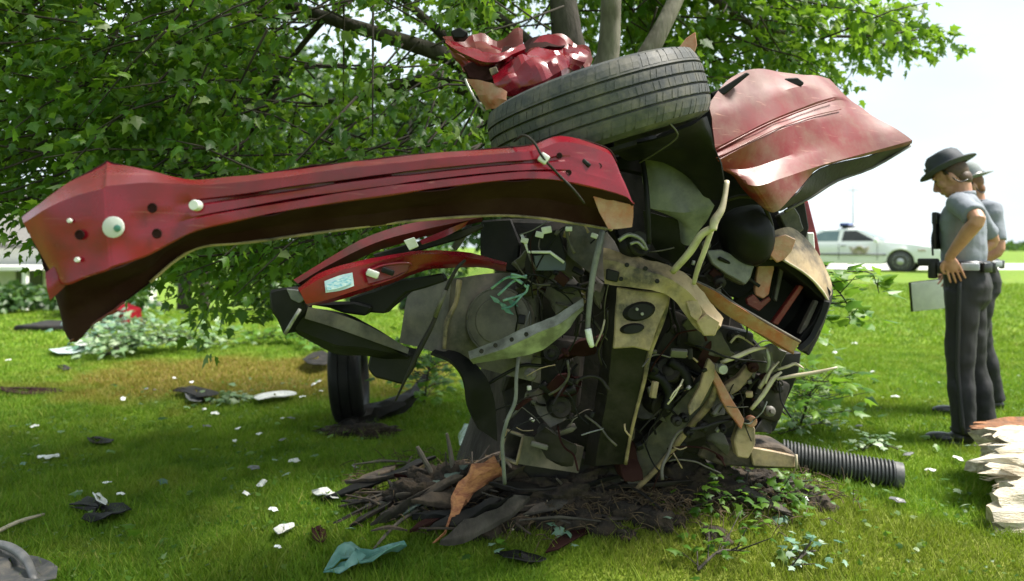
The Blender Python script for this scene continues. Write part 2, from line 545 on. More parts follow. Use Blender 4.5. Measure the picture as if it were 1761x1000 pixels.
# ------------------------------------------------------------------ ground, road
NP = np.random.default_rng(11)
def np_s01(t):
    t = np.clip(t, 0, 1); return t * t * (3 - 2 * t)
def np_ground(x, y):
    right = np_s01((x + 0.25 * y - 3.2) / 4.0)
    z = right * 0.43 * np_s01((y - 5.5) / 17.0) + (1 - right) * -1.5 * np_s01((y - 12.0) / 14.0)
    r2 = ((x - 0.45) / 1.15) ** 2 + ((y - 3.25) / 0.62) ** 2
    return z + 0.20 * np.exp(-r2 * 1.3)

def lawn_mat(name, blade):
    """lawn: green with worn yellow and brown patches; the same patches colour the soil sheet and the blades"""
    m = bpy.data.materials.new(name)
    m.use_nodes = True
    n, l = m.node_tree.nodes, m.node_tree.links
    b = n['Principled BSDF']; out = n['Material Output']
    g = n.new('ShaderNodeNewGeometry')
    pos = g.outputs['Position']
    def noise_n(scale, detail=5):
        q = n.new('ShaderNodeTexNoise')
        q.inputs['Scale'].default_value = scale; q.inputs['Detail'].default_value = detail
        l.new(pos, q.inputs['Vector']); return q.outputs[0]
    def ramp(src, *st):
        r = n.new('ShaderNodeValToRGB'); e = r.color_ramp.elements
        while len(e) < len(st): e.new(0.5)
        for k, (p, c) in enumerate(st): e[k].position = p; e[k].color = (*c, 1)
        l.new(src, r.inputs[0]); return r.outputs[0]
    def mix(f, a, bb):
        x = n.new('ShaderNodeMix'); x.data_type = 'RGBA'
        for sk, v in (('Factor', f), ('A', a), ('B', bb)):
            if isinstance(v, tuple): x.inputs[sk].default_value = (*v, 1)
            elif isinstance(v, float): x.inputs[sk].default_value = v
            else: l.new(v, x.inputs[sk])
        return x.outputs['Result']
    def blob(cx, cy, rx, ry, soft=1.0):
        mp_ = n.new('ShaderNodeMapping'); mp_.vector_type = 'TEXTURE'
        mp_.inputs['Location'].default_value = (cx, cy, 0); mp_.inputs['Scale'].default_value = (rx, ry, 1e6)
        l.new(pos, mp_.inputs[0])
        ln = n.new('ShaderNodeVectorMath'); ln.operation = 'LENGTH'; l.new(mp_.outputs[0], ln.inputs[0])
        ad = n.new('ShaderNodeMath'); ad.operation = 'MULTIPLY_ADD'
        l.new(noise_n(1.7), ad.inputs[0]); ad.inputs[1].default_value = -1.5; l.new(ln.outputs['Value'], ad.inputs[2])
        return ramp(ad.outputs[0], (0.0, (1, 1, 1)), (min(0.45 * soft, 1), (0, 0, 0)))
    if blade:
        base = ramp(g.outputs['Random Per Island'], (0.0, (0.075, 0.168, 0.008)), (0.5, (0.145, 0.275, 0.014)), (0.85, (0.22, 0.335, 0.028)), (1.0, (0.36, 0.34, 0.09)))
        dry = ramp(g.outputs['Random Per Island'], (0.0, (0.15, 0.115, 0.02)), (0.6, (0.27, 0.19, 0.04)), (1.0, (0.21, 0.25, 0.03)))
    else:
        base = ramp(noise_n(30, 8), (0.35, (0.065, 0.135, 0.007)), (0.65, (0.155, 0.25, 0.014)))
        dry = ramp(noise_n(22, 8), (0.35, (0.10, 0.07, 0.02)), (0.65, (0.22, 0.15, 0.04)))
    big = ramp(noise_n(0.55, 4), (0.38, (0, 0, 0)), (0.66, (0.75, 0.75, 0.75)))
    yel = mix(big, base, mix(0.5, base, (0.22, 0.30, 0.02)))
    thatch = ramp(noise_n(2.3, 7), (0.50, (0, 0, 0)), (0.68, (0.62, 0.62, 0.62)))
    yel = mix(thatch, yel, mix(0.5, dry, base))
    deep = ramp(noise_n(3.7, 6), (0.48, (0, 0, 0)), (0.66, (0.6, 0.6, 0.6)))
    yel = mix(deep, yel, (0.05, 0.13, 0.006))
    c = mix(blob(-2.45, 6.6, 1.9, 1.15), yel, dry)
    c = mix(blob(1.15, 2.85, 1.0, 0.45), c, mix(0.55, dry, base))
    soil = ramp(noise_n(26, 9), (0.3, (0.012, 0.009, 0.006)), (0.7, (0.05, 0.036, 0.02)))
    if not blade: c = mix(blob(0.30, 3.3, 0.95, 0.50, 0.9), c, soil)
    l.new(c, b.inputs['Base Color'])
    b.inputs['Roughness'].default_value = 0.6 if blade else 0.9
    b.inputs['Specular IOR Level'].default_value = 0.3
    if blade:
        tr = n.new('ShaderNodeBsdfTranslucent'); l.new(mix(0.5, c, (0.22, 0.36, 0.02)), tr.inputs['Color'])
        ms = n.new('ShaderNodeMixShader'); ms.inputs[0].default_value = 0.35
        l.new(b.outputs[0], ms.inputs[1]); l.new(tr.outputs[0], ms.inputs[2]); l.new(ms.outputs[0], out.inputs[0])
    else:
        bp = n.new('ShaderNodeBump'); bp.inputs['Strength'].default_value = 0.8; bp.inputs['Distance'].default_value = 0.04
        l.new(noise_n(38, 8), bp.inputs['Height']); l.new(bp.outputs[0], b.inputs['Normal'])
    return m
M['lawn'] = lawn_mat('lawn_sheet', False)
M['blade'] = lawn_mat('lawn_blades', True)

def spread(c, big, k, n):
    u = np.linspace(-1, 1, n)
    return c + big * np.sinh(k * u) / math.sinh(k)
gx, gy = spread(0.45, 700, 8.0, 190), spread(3.4, 700, 7.6, 190)
XX, YY = np.meshgrid(gx, gy)
ZZ = np_ground(XX, YY)
V = np.stack([XX, YY, ZZ], -1).reshape(-1, 3)
ii, jj = np.meshgrid(np.arange(189), np.arange(189), indexing='ij')
a = (ii * 190 + jj).ravel()
T = np.concatenate([np.stack([a, a + 1, a + 191], -1), np.stack([a, a + 191, a + 190], -1)])
tag(mk_np('ground', V, T, M['lawn'], smooth=True), kind='structure')

M['concrete'] = mat('pale_concrete', (0.42, 0.41, 0.38), (0.50, 0.49, 0.46), 0.4, 0.85, bump=0.1)
rv, rf = [], []
xs = [-1, 1, 3, 5, 8, 12, 18, 26, 40, 70, 120, 300]
for k, x in enumerate(xs):
    for y in (24.4, 33.5):
        rv.append((x, y, ground_z(x, y) + 0.006))
for k in range(len(xs) - 1): rf.append((2 * k, 2 * k + 2, 2 * k + 3, 2 * k + 1))
tag(mk('road', rv, rf, M['concrete'], None, True), kind='structure')

# ------------------------------------------------------------------ grass blades
def grass(n, ylo, yhi, hlo, hhi, w, xpad=0.6, power=1.0):
    y = ylo + (yhi - ylo) * NP.random(n) ** power
    xl = -900 / F * y - xpad; xr = 900 / F * y + xpad
    x = xl + (xr - xl) * NP.random(n)
    r2 = ((x - 0.35) / 1.15) ** 2 + ((y - 3.3) / 0.55) ** 2
    keep = NP.random(n) < np.clip((r2 - 0.22) * 1.2, 0.10, 1)
    clump = np.sin(x * 9.1 + np.sin(y * 7.3) * 2) * np.sin(y * 8.7 + np.sin(x * 6.1) * 2)
    x, y, clump = x[keep], y[keep], clump[keep]
    n = len(x)
    z = np_ground(x, y) - 0.004
    h = (hlo + (hhi - hlo) * NP.random(n)) * (1 + 0.28 * clump)
    a = NP.random(n) * 2 * np.pi
    ww = w * (0.7 + 0.6 * NP.random(n)) / 2
    lean = h * (0.25 + 0.75 * NP.random(n)); la = NP.random(n) * 2 * np.pi
    b0 = np.stack([x - np.cos(a) * ww, y - np.sin(a) * ww, z], -1)
    b1 = np.stack([x + np.cos(a) * ww, y + np.sin(a) * ww, z], -1)
    t = np.stack([x + np.cos(la) * lean, y + np.sin(la) * lean, z + h], -1)
    Vx = np.stack([b0, b1, t], 1).reshape(-1, 3)
    return Vx, np.arange(n * 3).reshape(-1, 3)
for args in ((260000, 2.35, 4.6, 0.018, 0.040, 0.0052), (220000, 4.6, 8.5, 0.022, 0.045, 0.010), (120000, 8.5, 17.0, 0.03, 0.06, 0.022)):
    Vx, Tx = grass(*args)
    tag(mk_np('grass', Vx, Tx, M['blade']), 'mown green lawn grass with yellowed patches round the wreck', 'grass', kind='stuff')

Vx, Tx = grass(16000, 2.35, 6.0, 0.05, 0.095, 0.0045)
tag(mk_np('grass', Vx, Tx, M['blade']), 'longer unmown grass blades standing out of the lawn', 'grass', kind='stuff')

# ------------------------------------------------------------------ leaves
LEAF = np.array([(0, 0), (0.10, 0.02), (0.34, 0.10), (0.25, 0.26), (0.50, 0.48), (0.28, 0.50), (0.20, 0.60), (0.13, 0.74), (0, 1.0),
                 (-0.13, 0.74), (-0.20, 0.60), (-0.28, 0.50), (-0.50, 0.48), (-0.25, 0.26), (-0.34, 0.10), (-0.10, 0.02)], dtype=np.float64)
LV = np.concatenate([[[0, 0.34, 0.0]], np.stack([LEAF[:, 0], LEAF[:, 1], -0.22 * np.abs(LEAF[:, 0]) - 0.18 * LEAF[:, 1] ** 2], -1)])
LT = np.array([(0, 1 + k, 1 + (k + 1) % 16) for k in range(16)])
LEAF_S = np.array([(0, 0), (0.32, 0.12), (0.46, 0.5), (0.2, 0.62), (0, 1.0), (-0.2, 0.62), (-0.46, 0.5), (-0.32, 0.12)], dtype=np.float64)
LVS = np.stack([LEAF_S[:, 0], LEAF_S[:, 1], -0.2 * np.abs(LEAF_S[:, 0])], -1)
LTS = np.array([(0, 1, 2), (0, 2, 3), (0, 3, 4), (0, 4, 5), (0, 5, 6), (0, 6, 7)])

def unit(v): return v / np.maximum(np.linalg.norm(v, axis=-1, keepdims=True), 1e-9)
def leaf_frames(axis, nrm):
    axis = unit(axis)
    side = unit(np.cross(axis, nrm))
    nn = np.cross(side, axis)
    return side, axis, nn
def leaf_cloud(pos, axis, nrm, size, simple=False):
    s, a_, n_ = leaf_frames(axis, nrm)
    k = len(pos)
    s = s * NP.uniform(.68, 1.12, (k, 1)); n_ = n_ * (NP.uniform(.2, 2.6, (k, 1)))
    lv, lt = (LVS, LTS) if simple else (LV, LT)
    V = pos[:, None, :] + size[:, None, None] * (lv[None, :, 0:1] * s[:, None, :] + lv[None, :, 1:2] * a_[:, None, :] + lv[None, :, 2:3] * n_[:, None, :])
    T = (np.arange(len(pos))[:, None, None] * len(lv) + lt[None]).reshape(-1, 3)
    return V.reshape(-1, 3), T

def twig_leaves(start, dirs, lens, per):
    """leaves along drooping twigs -> pos, axis, normal arrays and the twig lines"""
    n = len(start)
    t = NP.random((n, per)) ** 0.8
    sag = np.zeros((n, 3)); sag[:, 2] = -0.25 * lens
    pos = start[:, None, :] + dirs[:, None, :] * (t * lens[:, None])[..., None] + sag[:, None, :] * (t ** 2)[..., None]
    off = unit(NP.normal(size=(n, per, 3)))
    pos = pos + off * 0.05
    ax = off * 0.8 + dirs[:, None, :] * 0.5 + np.array([0, 0, -0.55])
    nr = np.array([0, 0, 1.0]) + NP.normal(size=(n, per, 3)) * 0.55
    return pos.reshape(-1, 3), ax.reshape(-1, 3), nr.reshape(-1, 3)

def in_img(n, x0, x1, y0, y1, d0, d1, ok):
    out = []
    while len(out) < n:
        px, py, d = RX.uniform(x0, x1), RX.uniform(y0, y1), RX.uniform(d0, d1)
        w = ok(px, py, d)
        if RX.random() < w: out.append(tuple(P(px, py, d)))
    return np.array(out)

def interp(xs, ys, x):
    return float(np.interp(x, xs, ys))

# clover and plantain in the turf near the wreck
nc = 5200
cy_ = 2.4 + 4.2 * NP.random(nc) ** .9; cx_ = (NP.random(nc) * 2 - 1) * (900 / F * cy_ + .4)
keep = np.sin(cx_ * 3.1 + np.sin(cy_ * 2.3) * 2) * np.sin(cy_ * 3.7 + cx_) > .1
cx_, cy_ = cx_[keep], cy_[keep]
cp = np.stack([cx_, cy_, np_ground(cx_, cy_) + NP.uniform(.012, .04, len(cx_))], -1)
Vx, Tx = leaf_cloud(cp, NP.normal(size=cp.shape) * np.array([1, 1, .25]), np.array([0, 0, 1.0]) + NP.normal(size=cp.shape) * .35, NP.uniform(.016, .034, len(cp)), True)
tag(mk_np('clover', Vx, Tx, M['leaf']), 'low clover and broad leaved weeds growing among the grass', 'weeds', kind='stuff')

# ------------------------------------------------------------------ the maple the car is wrapped round
tb = Vector((0.17, 3.78, ground_z(0.17, 3.78)))
maple = root('maple_tree', 'large green maple with spreading limbs, wrapped by the crushed red car', 'tree', tb)
tube('trunk', [(0.13, 3.80, 0.0), (0.15, 3.79, 0.35), (0.19, 3.78, 0.9), (0.25, 3.77, 1.5), (0.31, 3.77, 1.9), (0.36, 3.78, 2.12)], [0.46, 0.36, 0.31, 0.30, 0.30, 0.17], M['bark'], maple, 16, 6)
def limb(pts, r, m='bark', name='limb', parent=maple, seg=9):
    return tube(name, [P(*p) for p in pts], r, M[m], parent, seg, 5)
limb([(985, 170, 3.75), (975, 60, 3.75), (968, -10, 3.8), (960, -160, 3.9), (930, -420, 4.1)], [0.14, 0.085, 0.075, 0.07, 0.05])
limb([(1030, 175, 3.72), (1046, 95, 3.65), (1050, 40, 3.62), (1052, -20, 3.6), (1060, -200, 3.7), (1100, -420, 3.9)], [0.11, 0.062, 0.056, 0.054, 0.05, 0.04], 'bark_lit')
limb([(1060, 190, 3.75), (1105, 110, 3.7), (1135, 55, 3.7), (1162, 0, 3.75), (1215, -120, 3.9), (1300, -330, 4.2)], [0.11, 0.058, 0.048, 0.045, 0.042, 0.03], 'bark_lit')
limb([(960, 240, 3.75), (860, 165, 3.7), (810, 118, 3.65), (745, 88, 3.6), (640, 55, 3.6), (560, 30, 3.7), (480, 2, 3.8), (380, -40, 4.0), (200, -120, 4.3)], [0.17, 0.10, 0.055, 0.044, 0.038, 0.034, 0.030, 0.026, 0.015])
limb([(960, 260, 3.8), (850, 180, 3.95), (800, 145, 4.0), (720, 140, 4.1), (660, 155, 4.2), (600, 172, 4.3), (520, 185, 4.5), (430, 250, 4.8)], [0.2, 0.11, 0.07, 0.038, 0.03, 0.022, 0.018, 0.01])
limb([(965, 190, 3.8), (930, 100, 3.85), (900, 62, 3.9), (860, 30, 3.95), (815, -15, 4.0), (740, -110, 4.2)], [0.13, 0.04, 0.026, 0.022, 0.02, 0.015])
limb([(900, 170, 3.8), (790, 85, 3.75), (745, 45, 3.75), (690, -5, 3.8), (600, -90, 4.0)], [0.09, 0.032, 0.026, 0.022, 0.016])
limb([(560, 30, 3.7), (530, 65, 3.75), (480, 130, 3.8), (440, 200, 3.9), (425, 290, 4.0), (420, 380, 4.1)], [0.02, 0.016, 0.013, 0.012, 0.011, 0.006])
limb([(480, 2, 3.8), (330, 60, 3.6), (240, 130, 3.5), (150, 180, 3.4), (40, 240, 3.3), (-80, 290, 3.2)], [0.03, 0.02, 0.016, 0.014, 0.012, 0.006])
limb([(500, 120, 3.8), (470, 170, 3.7), (440, 225, 3.65), (400, 270, 3.6)], [0.013, 0.011, 0.009, 0.005])
limb([(1180, -40, 3.85), (1290, 40, 4.2), (1390, 60, 4.5), (1500, 62, 4.6), (1600, 48, 4.7)], [0.04, 0.016, 0.013, 0.009, 0.004])
limb([(1290, 40, 4.2), (1320, 90, 4.3), (1400, 110, 4.4)], [0.013, 0.009, 0.004])

def low_left(px): return interp([-200, 0, 60, 120, 300, 345, 440, 560, 640, 720, 800, 860], [350, 345, 345, 390, 440, 490, 490, 470, 430, 350, 290, 250], px)
def okL(px, py, d):
    if py > low_left(px): return 0
    gap = 1.0
    for gx_, gy_, r in ((195, 12, 45), (545, 60, 55), (500, 20, 40), (440, 165, 40), (345, 285, 38), (610, 20, 40), (655, 190, 40), (110, 155, 18)):
        if ((px - gx_) ** 2 + (py - gy_) ** 2) < r * r: gap = 0.03
    if 470 < px < 840 and py < 250: gap *= 0.42
    if 380 < px < 700 and py > 330: gap *= 0.55
    return gap
def low_right(px): return interp([1040, 1150, 1230, 1290, 1350, 1440, 1490, 1540, 1580, 1640], [110, 150, 165, 110, 118, 122, 100, 88, 85, 60], px)
def okR(px, py, d):
    if py > low_right(px): return 0
    if px > 1520 and py < interp([1520, 1570, 1640], [-60, 38, 30], px): return 0
    if px > 1640: return 0
    if px > 1450 and py < -40: return 0
    return 0.55 if px > 1400 else 1.0
tw = [in_img(1500, -260, 860, -200, 560, 2.8, 4.5, okL), in_img(420, -260, 860, -200, 560, 4.5, 6.2, okL),
      in_img(260, 800, 1160, -220, 100, 4.0, 6.2, lambda a, b, c: 1),
      in_img(400, 1080, 1660, -220, 150, 3.9, 5.8, okR)]
hi = np.stack([NP.uniform(-4.0, 3.0, 900), NP.uniform(0.2, 4.4, 900), NP.uniform(2.7, 4.4, 900)], -1)   # the crown above the frame
hi = hi[(hi[:, 2] - H) * F / np.maximum(hi[:, 1], 0.1) > 470]
hi = hi[hi[:, 0] < 1.0 + 0.28 * hi[:, 1]]
st = np.concatenate(tw + [hi])
outw = st - np.array([0.3, 3.8, 2.0]); outw[:, 2] *= 0.3
dr = unit(unit(outw) + NP.normal(size=st.shape) * 0.45 + np.array([0, 0, -0.15]))
ln = NP.uniform(0.25, 0.55, len(st))
st = st - dr * (ln * 0.5)[:, None]
lp, la, lnr = twig_leaves(st, dr, ln, 20)
ls = NP.uniform(0.036, 0.072, len(lp)) * np.where(lp[:, 0] > 0.6, 1.25, 1.0)
dep = lp[:, 1]; ipx = CX + lp[:, 0] / dep * F; ipy = CY - (lp[:, 2] - H) / dep * F
inview = (ipx > 0) & (ipx < 1761) & (ipy > 0) & (ipy < 560) & (dep > 2)
score = np.where(inview, ls / dep, 0) * np.where((ipx > 1000) | (ipy < 300), 1.0, 0.9)
order = np.argsort(-score)
own = np.zeros(len(lp), bool); own[order[:300]] = True
Vx, Tx = leaf_cloud(lp[~own], la[~own], lnr[~own], ls[~own])
tag(mk_np('crown_leaves', Vx, Tx, M['leaf'], maple), kind='stuff')
leaf_me = bpy.data.meshes.new('leaf')
leaf_me.from_pydata([tuple(v) for v in LV], [], [tuple(map(int, t)) for t in LT])
leaf_me.materials.append(M['leaf'])
def leaf_obj(pos, axis, nrm, size, parent, me=leaf_me, name='leaf'):
    s, a_, n_ = leaf_frames(np.array(axis)[None], np.array(nrm)[None])
    o = bpy.data.objects.new(name, me)
    R = Matrix((tuple(s[0]), tuple(a_[0]), tuple(n_[0]))).transposed()
    base = WLOC[parent.name] if parent else Vector((0, 0, 0))
    o.matrix_local = Matrix.Translation(Vector(pos) - base) @ R.to_4x4() @ Matrix.Scale(size, 4)
    COL.objects.link(o)
    if parent: o.parent = parent
    return o
for k in np.nonzero(own)[0]:
    leaf_obj(lp[k], la[k], lnr[k], float(ls[k]), maple)
gv, gf = [], []
for k in range(len(st)):
    if RX.random() < 0.35:
        p0 = Vector(st[k]); p1 = p0 + Vector(dr[k]) * ln[k] + Vector((0, 0, -0.25 * ln[k]))
        q0 = p0 - Vector(dr[k]) * 0.25 + Vector((0, 0, 0.05))
        v, f = tube_geo([q0, p0, (p0 + p1) / 2 + Vector((0, 0, 0.02)), p1], [0.006, 0.005, 0.004, 0.002], 4, 1)
        o_ = len(gv); gv += v; gf += [tuple(i + o_ for i in q) for q in f]
tag(mk('twigs', gv, gf, M['twig'], maple, True), kind='stuff')

# ------------------------------------------------------------------ trees, shrubs and house beyond the lawn
def far_tree(x, y, h, r, label, zlow=0.5, n=2600, size=0.30, cat='tree', group=None, name='tree', mm='leaf_far', trunk=True, rz=None):
    z0 = ground_z(x, y)
    t = root(name, label, cat, (x, y, z0), group)
    if trunk:
        pts = [(x, y, z0 - 0.1), (x + RX.uniform(-.1, .1), y, z0 + h * 0.3), (x + RX.uniform(-.3, .3), y, z0 + h * 0.8)]
        tube('trunk', pts, [0.05 * r + 0.06, 0.04 * r + 0.04, 0.02], M['bark'], t, 8, 3)
        for k in range(4):
            a = RX.uniform(0, 6.28); zz = z0 + h * RX.uniform(0.25, 0.55)
            tube('limb', [(x, y, zz), (x + math.cos(a) * r * .5, y + math.sin(a) * r * .5, zz + h * .18), (x + math.cos(a) * r * .85, y + math.sin(a) * r * .85, zz + h * .25)], [0.03 * r + 0.02, 0.02 * r, 0.01], M['bark'], t, 6, 2)
    rz = rz or (h - zlow) / 2
    cen = np.array([x, y, z0 + zlow + rz])
    nb = 26
    bl = unit(NP.normal(size=(nb, 3))) * (NP.random((nb, 1)) ** 0.4) * 0.78
    br = NP.uniform(0.20, 0.42, nb)
    k = NP.integers(0, nb, n)
    u = unit(NP.normal(size=(n, 3)))
    pos = cen + (bl[k] + u * br[k][:, None] * (NP.random((n, 1)) ** 0.4)) * np.array([r, r, rz])
    ax = u + np.array([0, 0, -0.5]); nr = np.array([0, 0, 1.0]) + NP.normal(size=(n, 3)) * 0.6
    Vt, Tt = leaf_cloud(pos, ax, nr, NP.uniform(0.6, 1.2, n) * size, True)
    tag(mk_np('crown', Vt, Tt, M[mm], t), kind='stuff')
    return t
far_tree(-22.5, 21.0, 9.5, 4.2, 'dark broad tree at the far left behind the white house', 1.8, 3800, 0.32)
far_tree(-8.9, 18.5, 8.5, 2.9, 'dark leafy tree beyond the lawn, behind the left end of the red beam', 1.5, 4200, 0.26)
far_tree(-6.4, 18.5, 9.0, 3.2, 'tall green tree beyond the lawn, left of the hanging branches', 1.3, 4200, 0.26)
far_tree(-3.2, 20.5, 8.5, 2.6, 'slim green tree beyond the lawn, behind the long red beam', 1.6, 3200, 0.26)
far_tree(-5.0, 24.0, 10.0, 3.6, 'tall dark tree furthest back, behind the other trees beyond the lawn', 0.4, 4200, 0.32)
far_tree(-12.2, 27.0, 10.0, 3.4, 'tall dark tree standing just right of the white house', 0.4, 4200, 0.32)
far_tree(-0.3, 18.0, 7.5, 2.6, 'green tree beyond the lawn, directly behind the maple trunk', 0.6, 3600, 0.26)
for (x, y, h, r, lab) in ((-7.7, 12.6, 0.7, 1.0, 'leafy green shrub at the lawn edge, below the white house'),
                          (-9.9, 13.3, 0.6, 1.3, 'tall green shrub at the far left edge of the lawn'),
                          (-5.2, 14.6, 1.9, 1.3, 'dark green shrub at the lawn edge, right of the red beam tip'),
                          (-3.4, 15.0, 1.8, 1.2, 'rounded green shrub at the lawn edge, under the middle of the beam'),
                          (-1.9, 14.4, 1.5, 1.1, 'low green shrub at the lawn edge, seen through the wreck')):
    far_tree(x, y, h, r, lab, 0.0, 1500, 0.15, 'shrub', None, 'shrub', 'leaf_far', False)

# white house in the hollow, far left
M['siding'] = mat('white_siding', (0.74, 0.74, 0.71), (0.66, 0.66, 0.63), 3, 0.6, bump=0.05)
M['roofing'] = mat('grey_shingles', (0.13, 0.125, 0.12), (0.19, 0.18, 0.17), 14, 0.9, bump=0.3)
M['pane'] = mat('dark_window_glass', (0.03, 0.04, 0.045), (0.05, 0.06, 0.065), 2, 0.08, bump=0)
hx0, hx1, hy, hz = -27.0, -16.4, 25.5, -1.5
house = root('house', 'white sided house with grey roof, half hidden at the far left', 'house', ((hx0 + hx1) / 2, hy, hz))
V1, F1 = box_geo(Vector(((hx0 + hx1) / 2, hy + 3, hz + 1.45)), hx1 - hx0, 6, 2.9)
mk('wall', V1, F1, M['siding'], house, False)
rb = []
for x in (hx0 - .4, hx1 + .4):
    rb += [(x, hy - .5, hz + 2.85), (x, hy + 3, hz + 5.0), (x, hy + 6.5, hz + 2.85), (x, hy - .5, hz + 2.70), (x, hy + 6.5, hz + 2.70)]
mk('roof', rb, [(0, 1, 6, 5), (1, 2, 7, 6), (0, 3, 4, 2, 1), (5, 6, 7, 9, 8), (3, 0, 5, 8), (2, 4, 9, 7), (3, 8, 9, 4)], M['roofing'], house, False)
V1, F1 = box_geo(Vector((hx1 - 2.2, hy - 1.3, hz + 2.02)), 4.6, 2.4, 0.14)
mk('porch_roof', V1, F1, M['siding'], house, False)
for x in (hx1 - 4.3, hx1 - 2.2, hx1 - 0.1):
    V1, F1 = box_geo(Vector((x, hy - 2.35, hz + 0.98)), 0.14, 0.14, 1.94)
    mk('porch_post', V1, F1, M['siding'], house, False)
for x in (hx1 - 7.0, hx1 - 4.6):
    V1, F1 = box_geo(Vector((x, hy - 0.03, hz + 1.6)), 1.1, 0.1, 1.2)
    w = mk('window', V1, F1, M['siding'], house, False)
    V1, F1 = box_geo(Vector((x, hy - 0.06, hz + 1.6)), 0.94, 0.08, 1.04)
    mk('pane', V1, F1, M['pane'], w, False)
V1, F1 = box_geo(Vector((hx1 - 1.6, hy - 0.03, hz + 1.0)), 0.95, 0.1, 2.0)
mk('door', V1, F1, M['pane'], house, False)

# far hedge along the horizon and a pole by the road
hv = []
n = 5200
x = NP.uniform(97, 260, n); y = NP.uniform(135, 145, n)
hgt = 1.3 + 0.7 * np.sin(x * 0.11) + 0.5 * np.sin(x * 0.37)
pos = np.stack([x, y, 0.4 + NP.random(n) * hgt], -1)
Vt, Tt = leaf_cloud(pos, NP.normal(size=(n, 3)), NP.normal(size=(n, 3)), NP.uniform(0.9, 1.7, n), True)
tag(mk_np('far_tree_line', Vt, Tt, M['leaf_far']), 'low dark line of trees along the horizon', 'tree line', kind='stuff')
M['pole'] = mat('weathered_pole', (0.32, 0.31, 0.29), (0.26, 0.25, 0.23), 3, 0.9, bump=0)
x, y = (1467 - CX) / F * 78, 78.0
pole = root('utility_pole', 'thin pale utility pole standing beyond the road, above the white car', 'pole', (x, y, 0.43))
tube('shaft', [(x, y, 0.3), (x, y, 8.4)], [0.08, 0.06], M['pole'], pole, 8, 1)
V1, F1 = box_geo(Vector((x, y - 0.12, 7.7)), 1.3, 0.07, 0.07)
mk('crossarm', V1, F1, M['pole'], pole, False)
# ------------------------------------------------------------------ the wrecked red car
wk = root('wrecked_car', 'crushed dark red car wrapped round the maple trunk, torn open with its underside showing', 'wrecked car', Vector((0.35, 3.2, ground_z(0.35, 3.2))))
def rows_from(tab):
    """tab: list of stations, each a list of (px,py,d) -> rows along the part"""
    return [[P(*s[k]) for s in tab] for k in range(len(tab[0]))]

# long pressed beam reaching out to the left
B_ST = [  # T0 (px,py), T1, bottom, lip, depth, top set back, groove depth
    ((38, 374), (41, 384), (90, 478), (96, 500), 1.55, .03, 0),
    ((72, 350), (78, 362), (112, 491), (121, 588), 1.53, .05, 0),
    ((120, 315), (124, 340), (150, 478), (162, 556), 1.53, .09, 0),
    ((174, 283), (172, 326), (182, 468), (197, 533), 1.537, .145, 0),
    ((184, 276), (181, 321), (191, 463), (205, 526), 1.54, .155, 0),
    ((196, 280), (193, 319), (202, 459), (214, 519), 1.545, .145, 0),
    ((250, 294), (250, 315), (250, 443), (258, 486), 1.57, .07, 0),
    ((300, 307), (300, 317), (300, 416), (305, 446), 1.60, .05, 0),
    ((340, 310), (345, 319), (345, 396), (350, 424), 1.62, .045, .004),
    ((420, 303), (425, 313), (425, 377), (428, 417), 1.65, .04, .02),
    ((540, 287), (545, 297), (545, 355), (545, 401), 1.69, .04, .022),
    ((700, 268), (705, 278), (705, 331), (700, 381), 1.76, .04, .022),
    ((850, 256), (852, 265), (856, 312), (845, 371), 1.82, .04, .022),
    ((912, 251), (918, 259), (935, 309), (925, 375), 1.85, .04, .014),
    ((965, 235), (972, 245), (1000, 319), (985, 384), 1.88, .03, 0),
    ((1040, 254), (1044, 262), (1072, 338), (1046, 394), 1.92, .02, 0),
    ((1060, 279), (1062, 284), (1090, 352), (1050, 396), 1.93, .02, 0)]
tab = []
for (t0, t1, b_, lip, d, back, g) in B_ST:
    def mixp(t, dd=0.0): return (t1[0] + (b_[0] - t1[0]) * t, t1[1] + (b_[1] - t1[1]) * t, d + dd)
    tab.append([(t0[0], t0[1], d + back), mixp(0), mixp(.30), mixp(.34, g), mixp(.41, g), mixp(.45), mixp(.66), mixp(.69, g * .6), mixp(.73), mixp(.97), mixp(1.0, .003)])
beam = sheet('pillar_beam', rows_from(tab), M['red'], wk, thick=0.003, n=5, m=2, crumple=0.0035, freq=8, ridge=.0045, split=16)
tag(beam, 'long pressed red beam sticking out to the left, torn off at its end')
under = [[P(b_[0], b_[1], d + .004) for (t0, t1, b_, lip, d, back, g) in B_ST],
         [P((b_[0] + lip[0]) / 2, (b_[1] + lip[1]) / 2 , d + .10) for (t0, t1, b_, lip, d, back, g) in B_ST],
         [P(lip[0], lip[1], d + .12) for (t0, t1, b_, lip, d, back, g) in B_ST]]
ub = sheet('beam_underside', under, M['inner'], beam, thick=0.003, n=5, m=4, crumple=0.012, freq=9)  # shade of the downward face is painted in
tube('folded_lip', [P(lip[0], lip[1], d + .118) for (t0, t1, b_, lip, d, back, g) in B_ST[6:]], 0.0045, M['tan'], beam, 6, 4)
tube('folded_lip', [P(lip[0], lip[1], d + .118) for (t0, t1, b_, lip, d, back, g) in B_ST[1:6]], 0.003, M['red_dark'], beam, 6, 4)
back_w = [[P(t0[0], t0[1], d + back + .002) for (t0, t1, b_, lip, d, back, g) in B_ST],
          [P((t0[0] + lip[0]) / 2, (t0[1] + lip[1]) / 2, d + .17) for (t0, t1, b_, lip, d, back, g) in B_ST],
          [P(lip[0], lip[1], d + .135) for (t0, t1, b_, lip, d, back, g) in B_ST]]
sheet('beam_inner_wall', back_w, M['inner'], beam, thick=0.003, n=4, m=3, crumple=0.006)
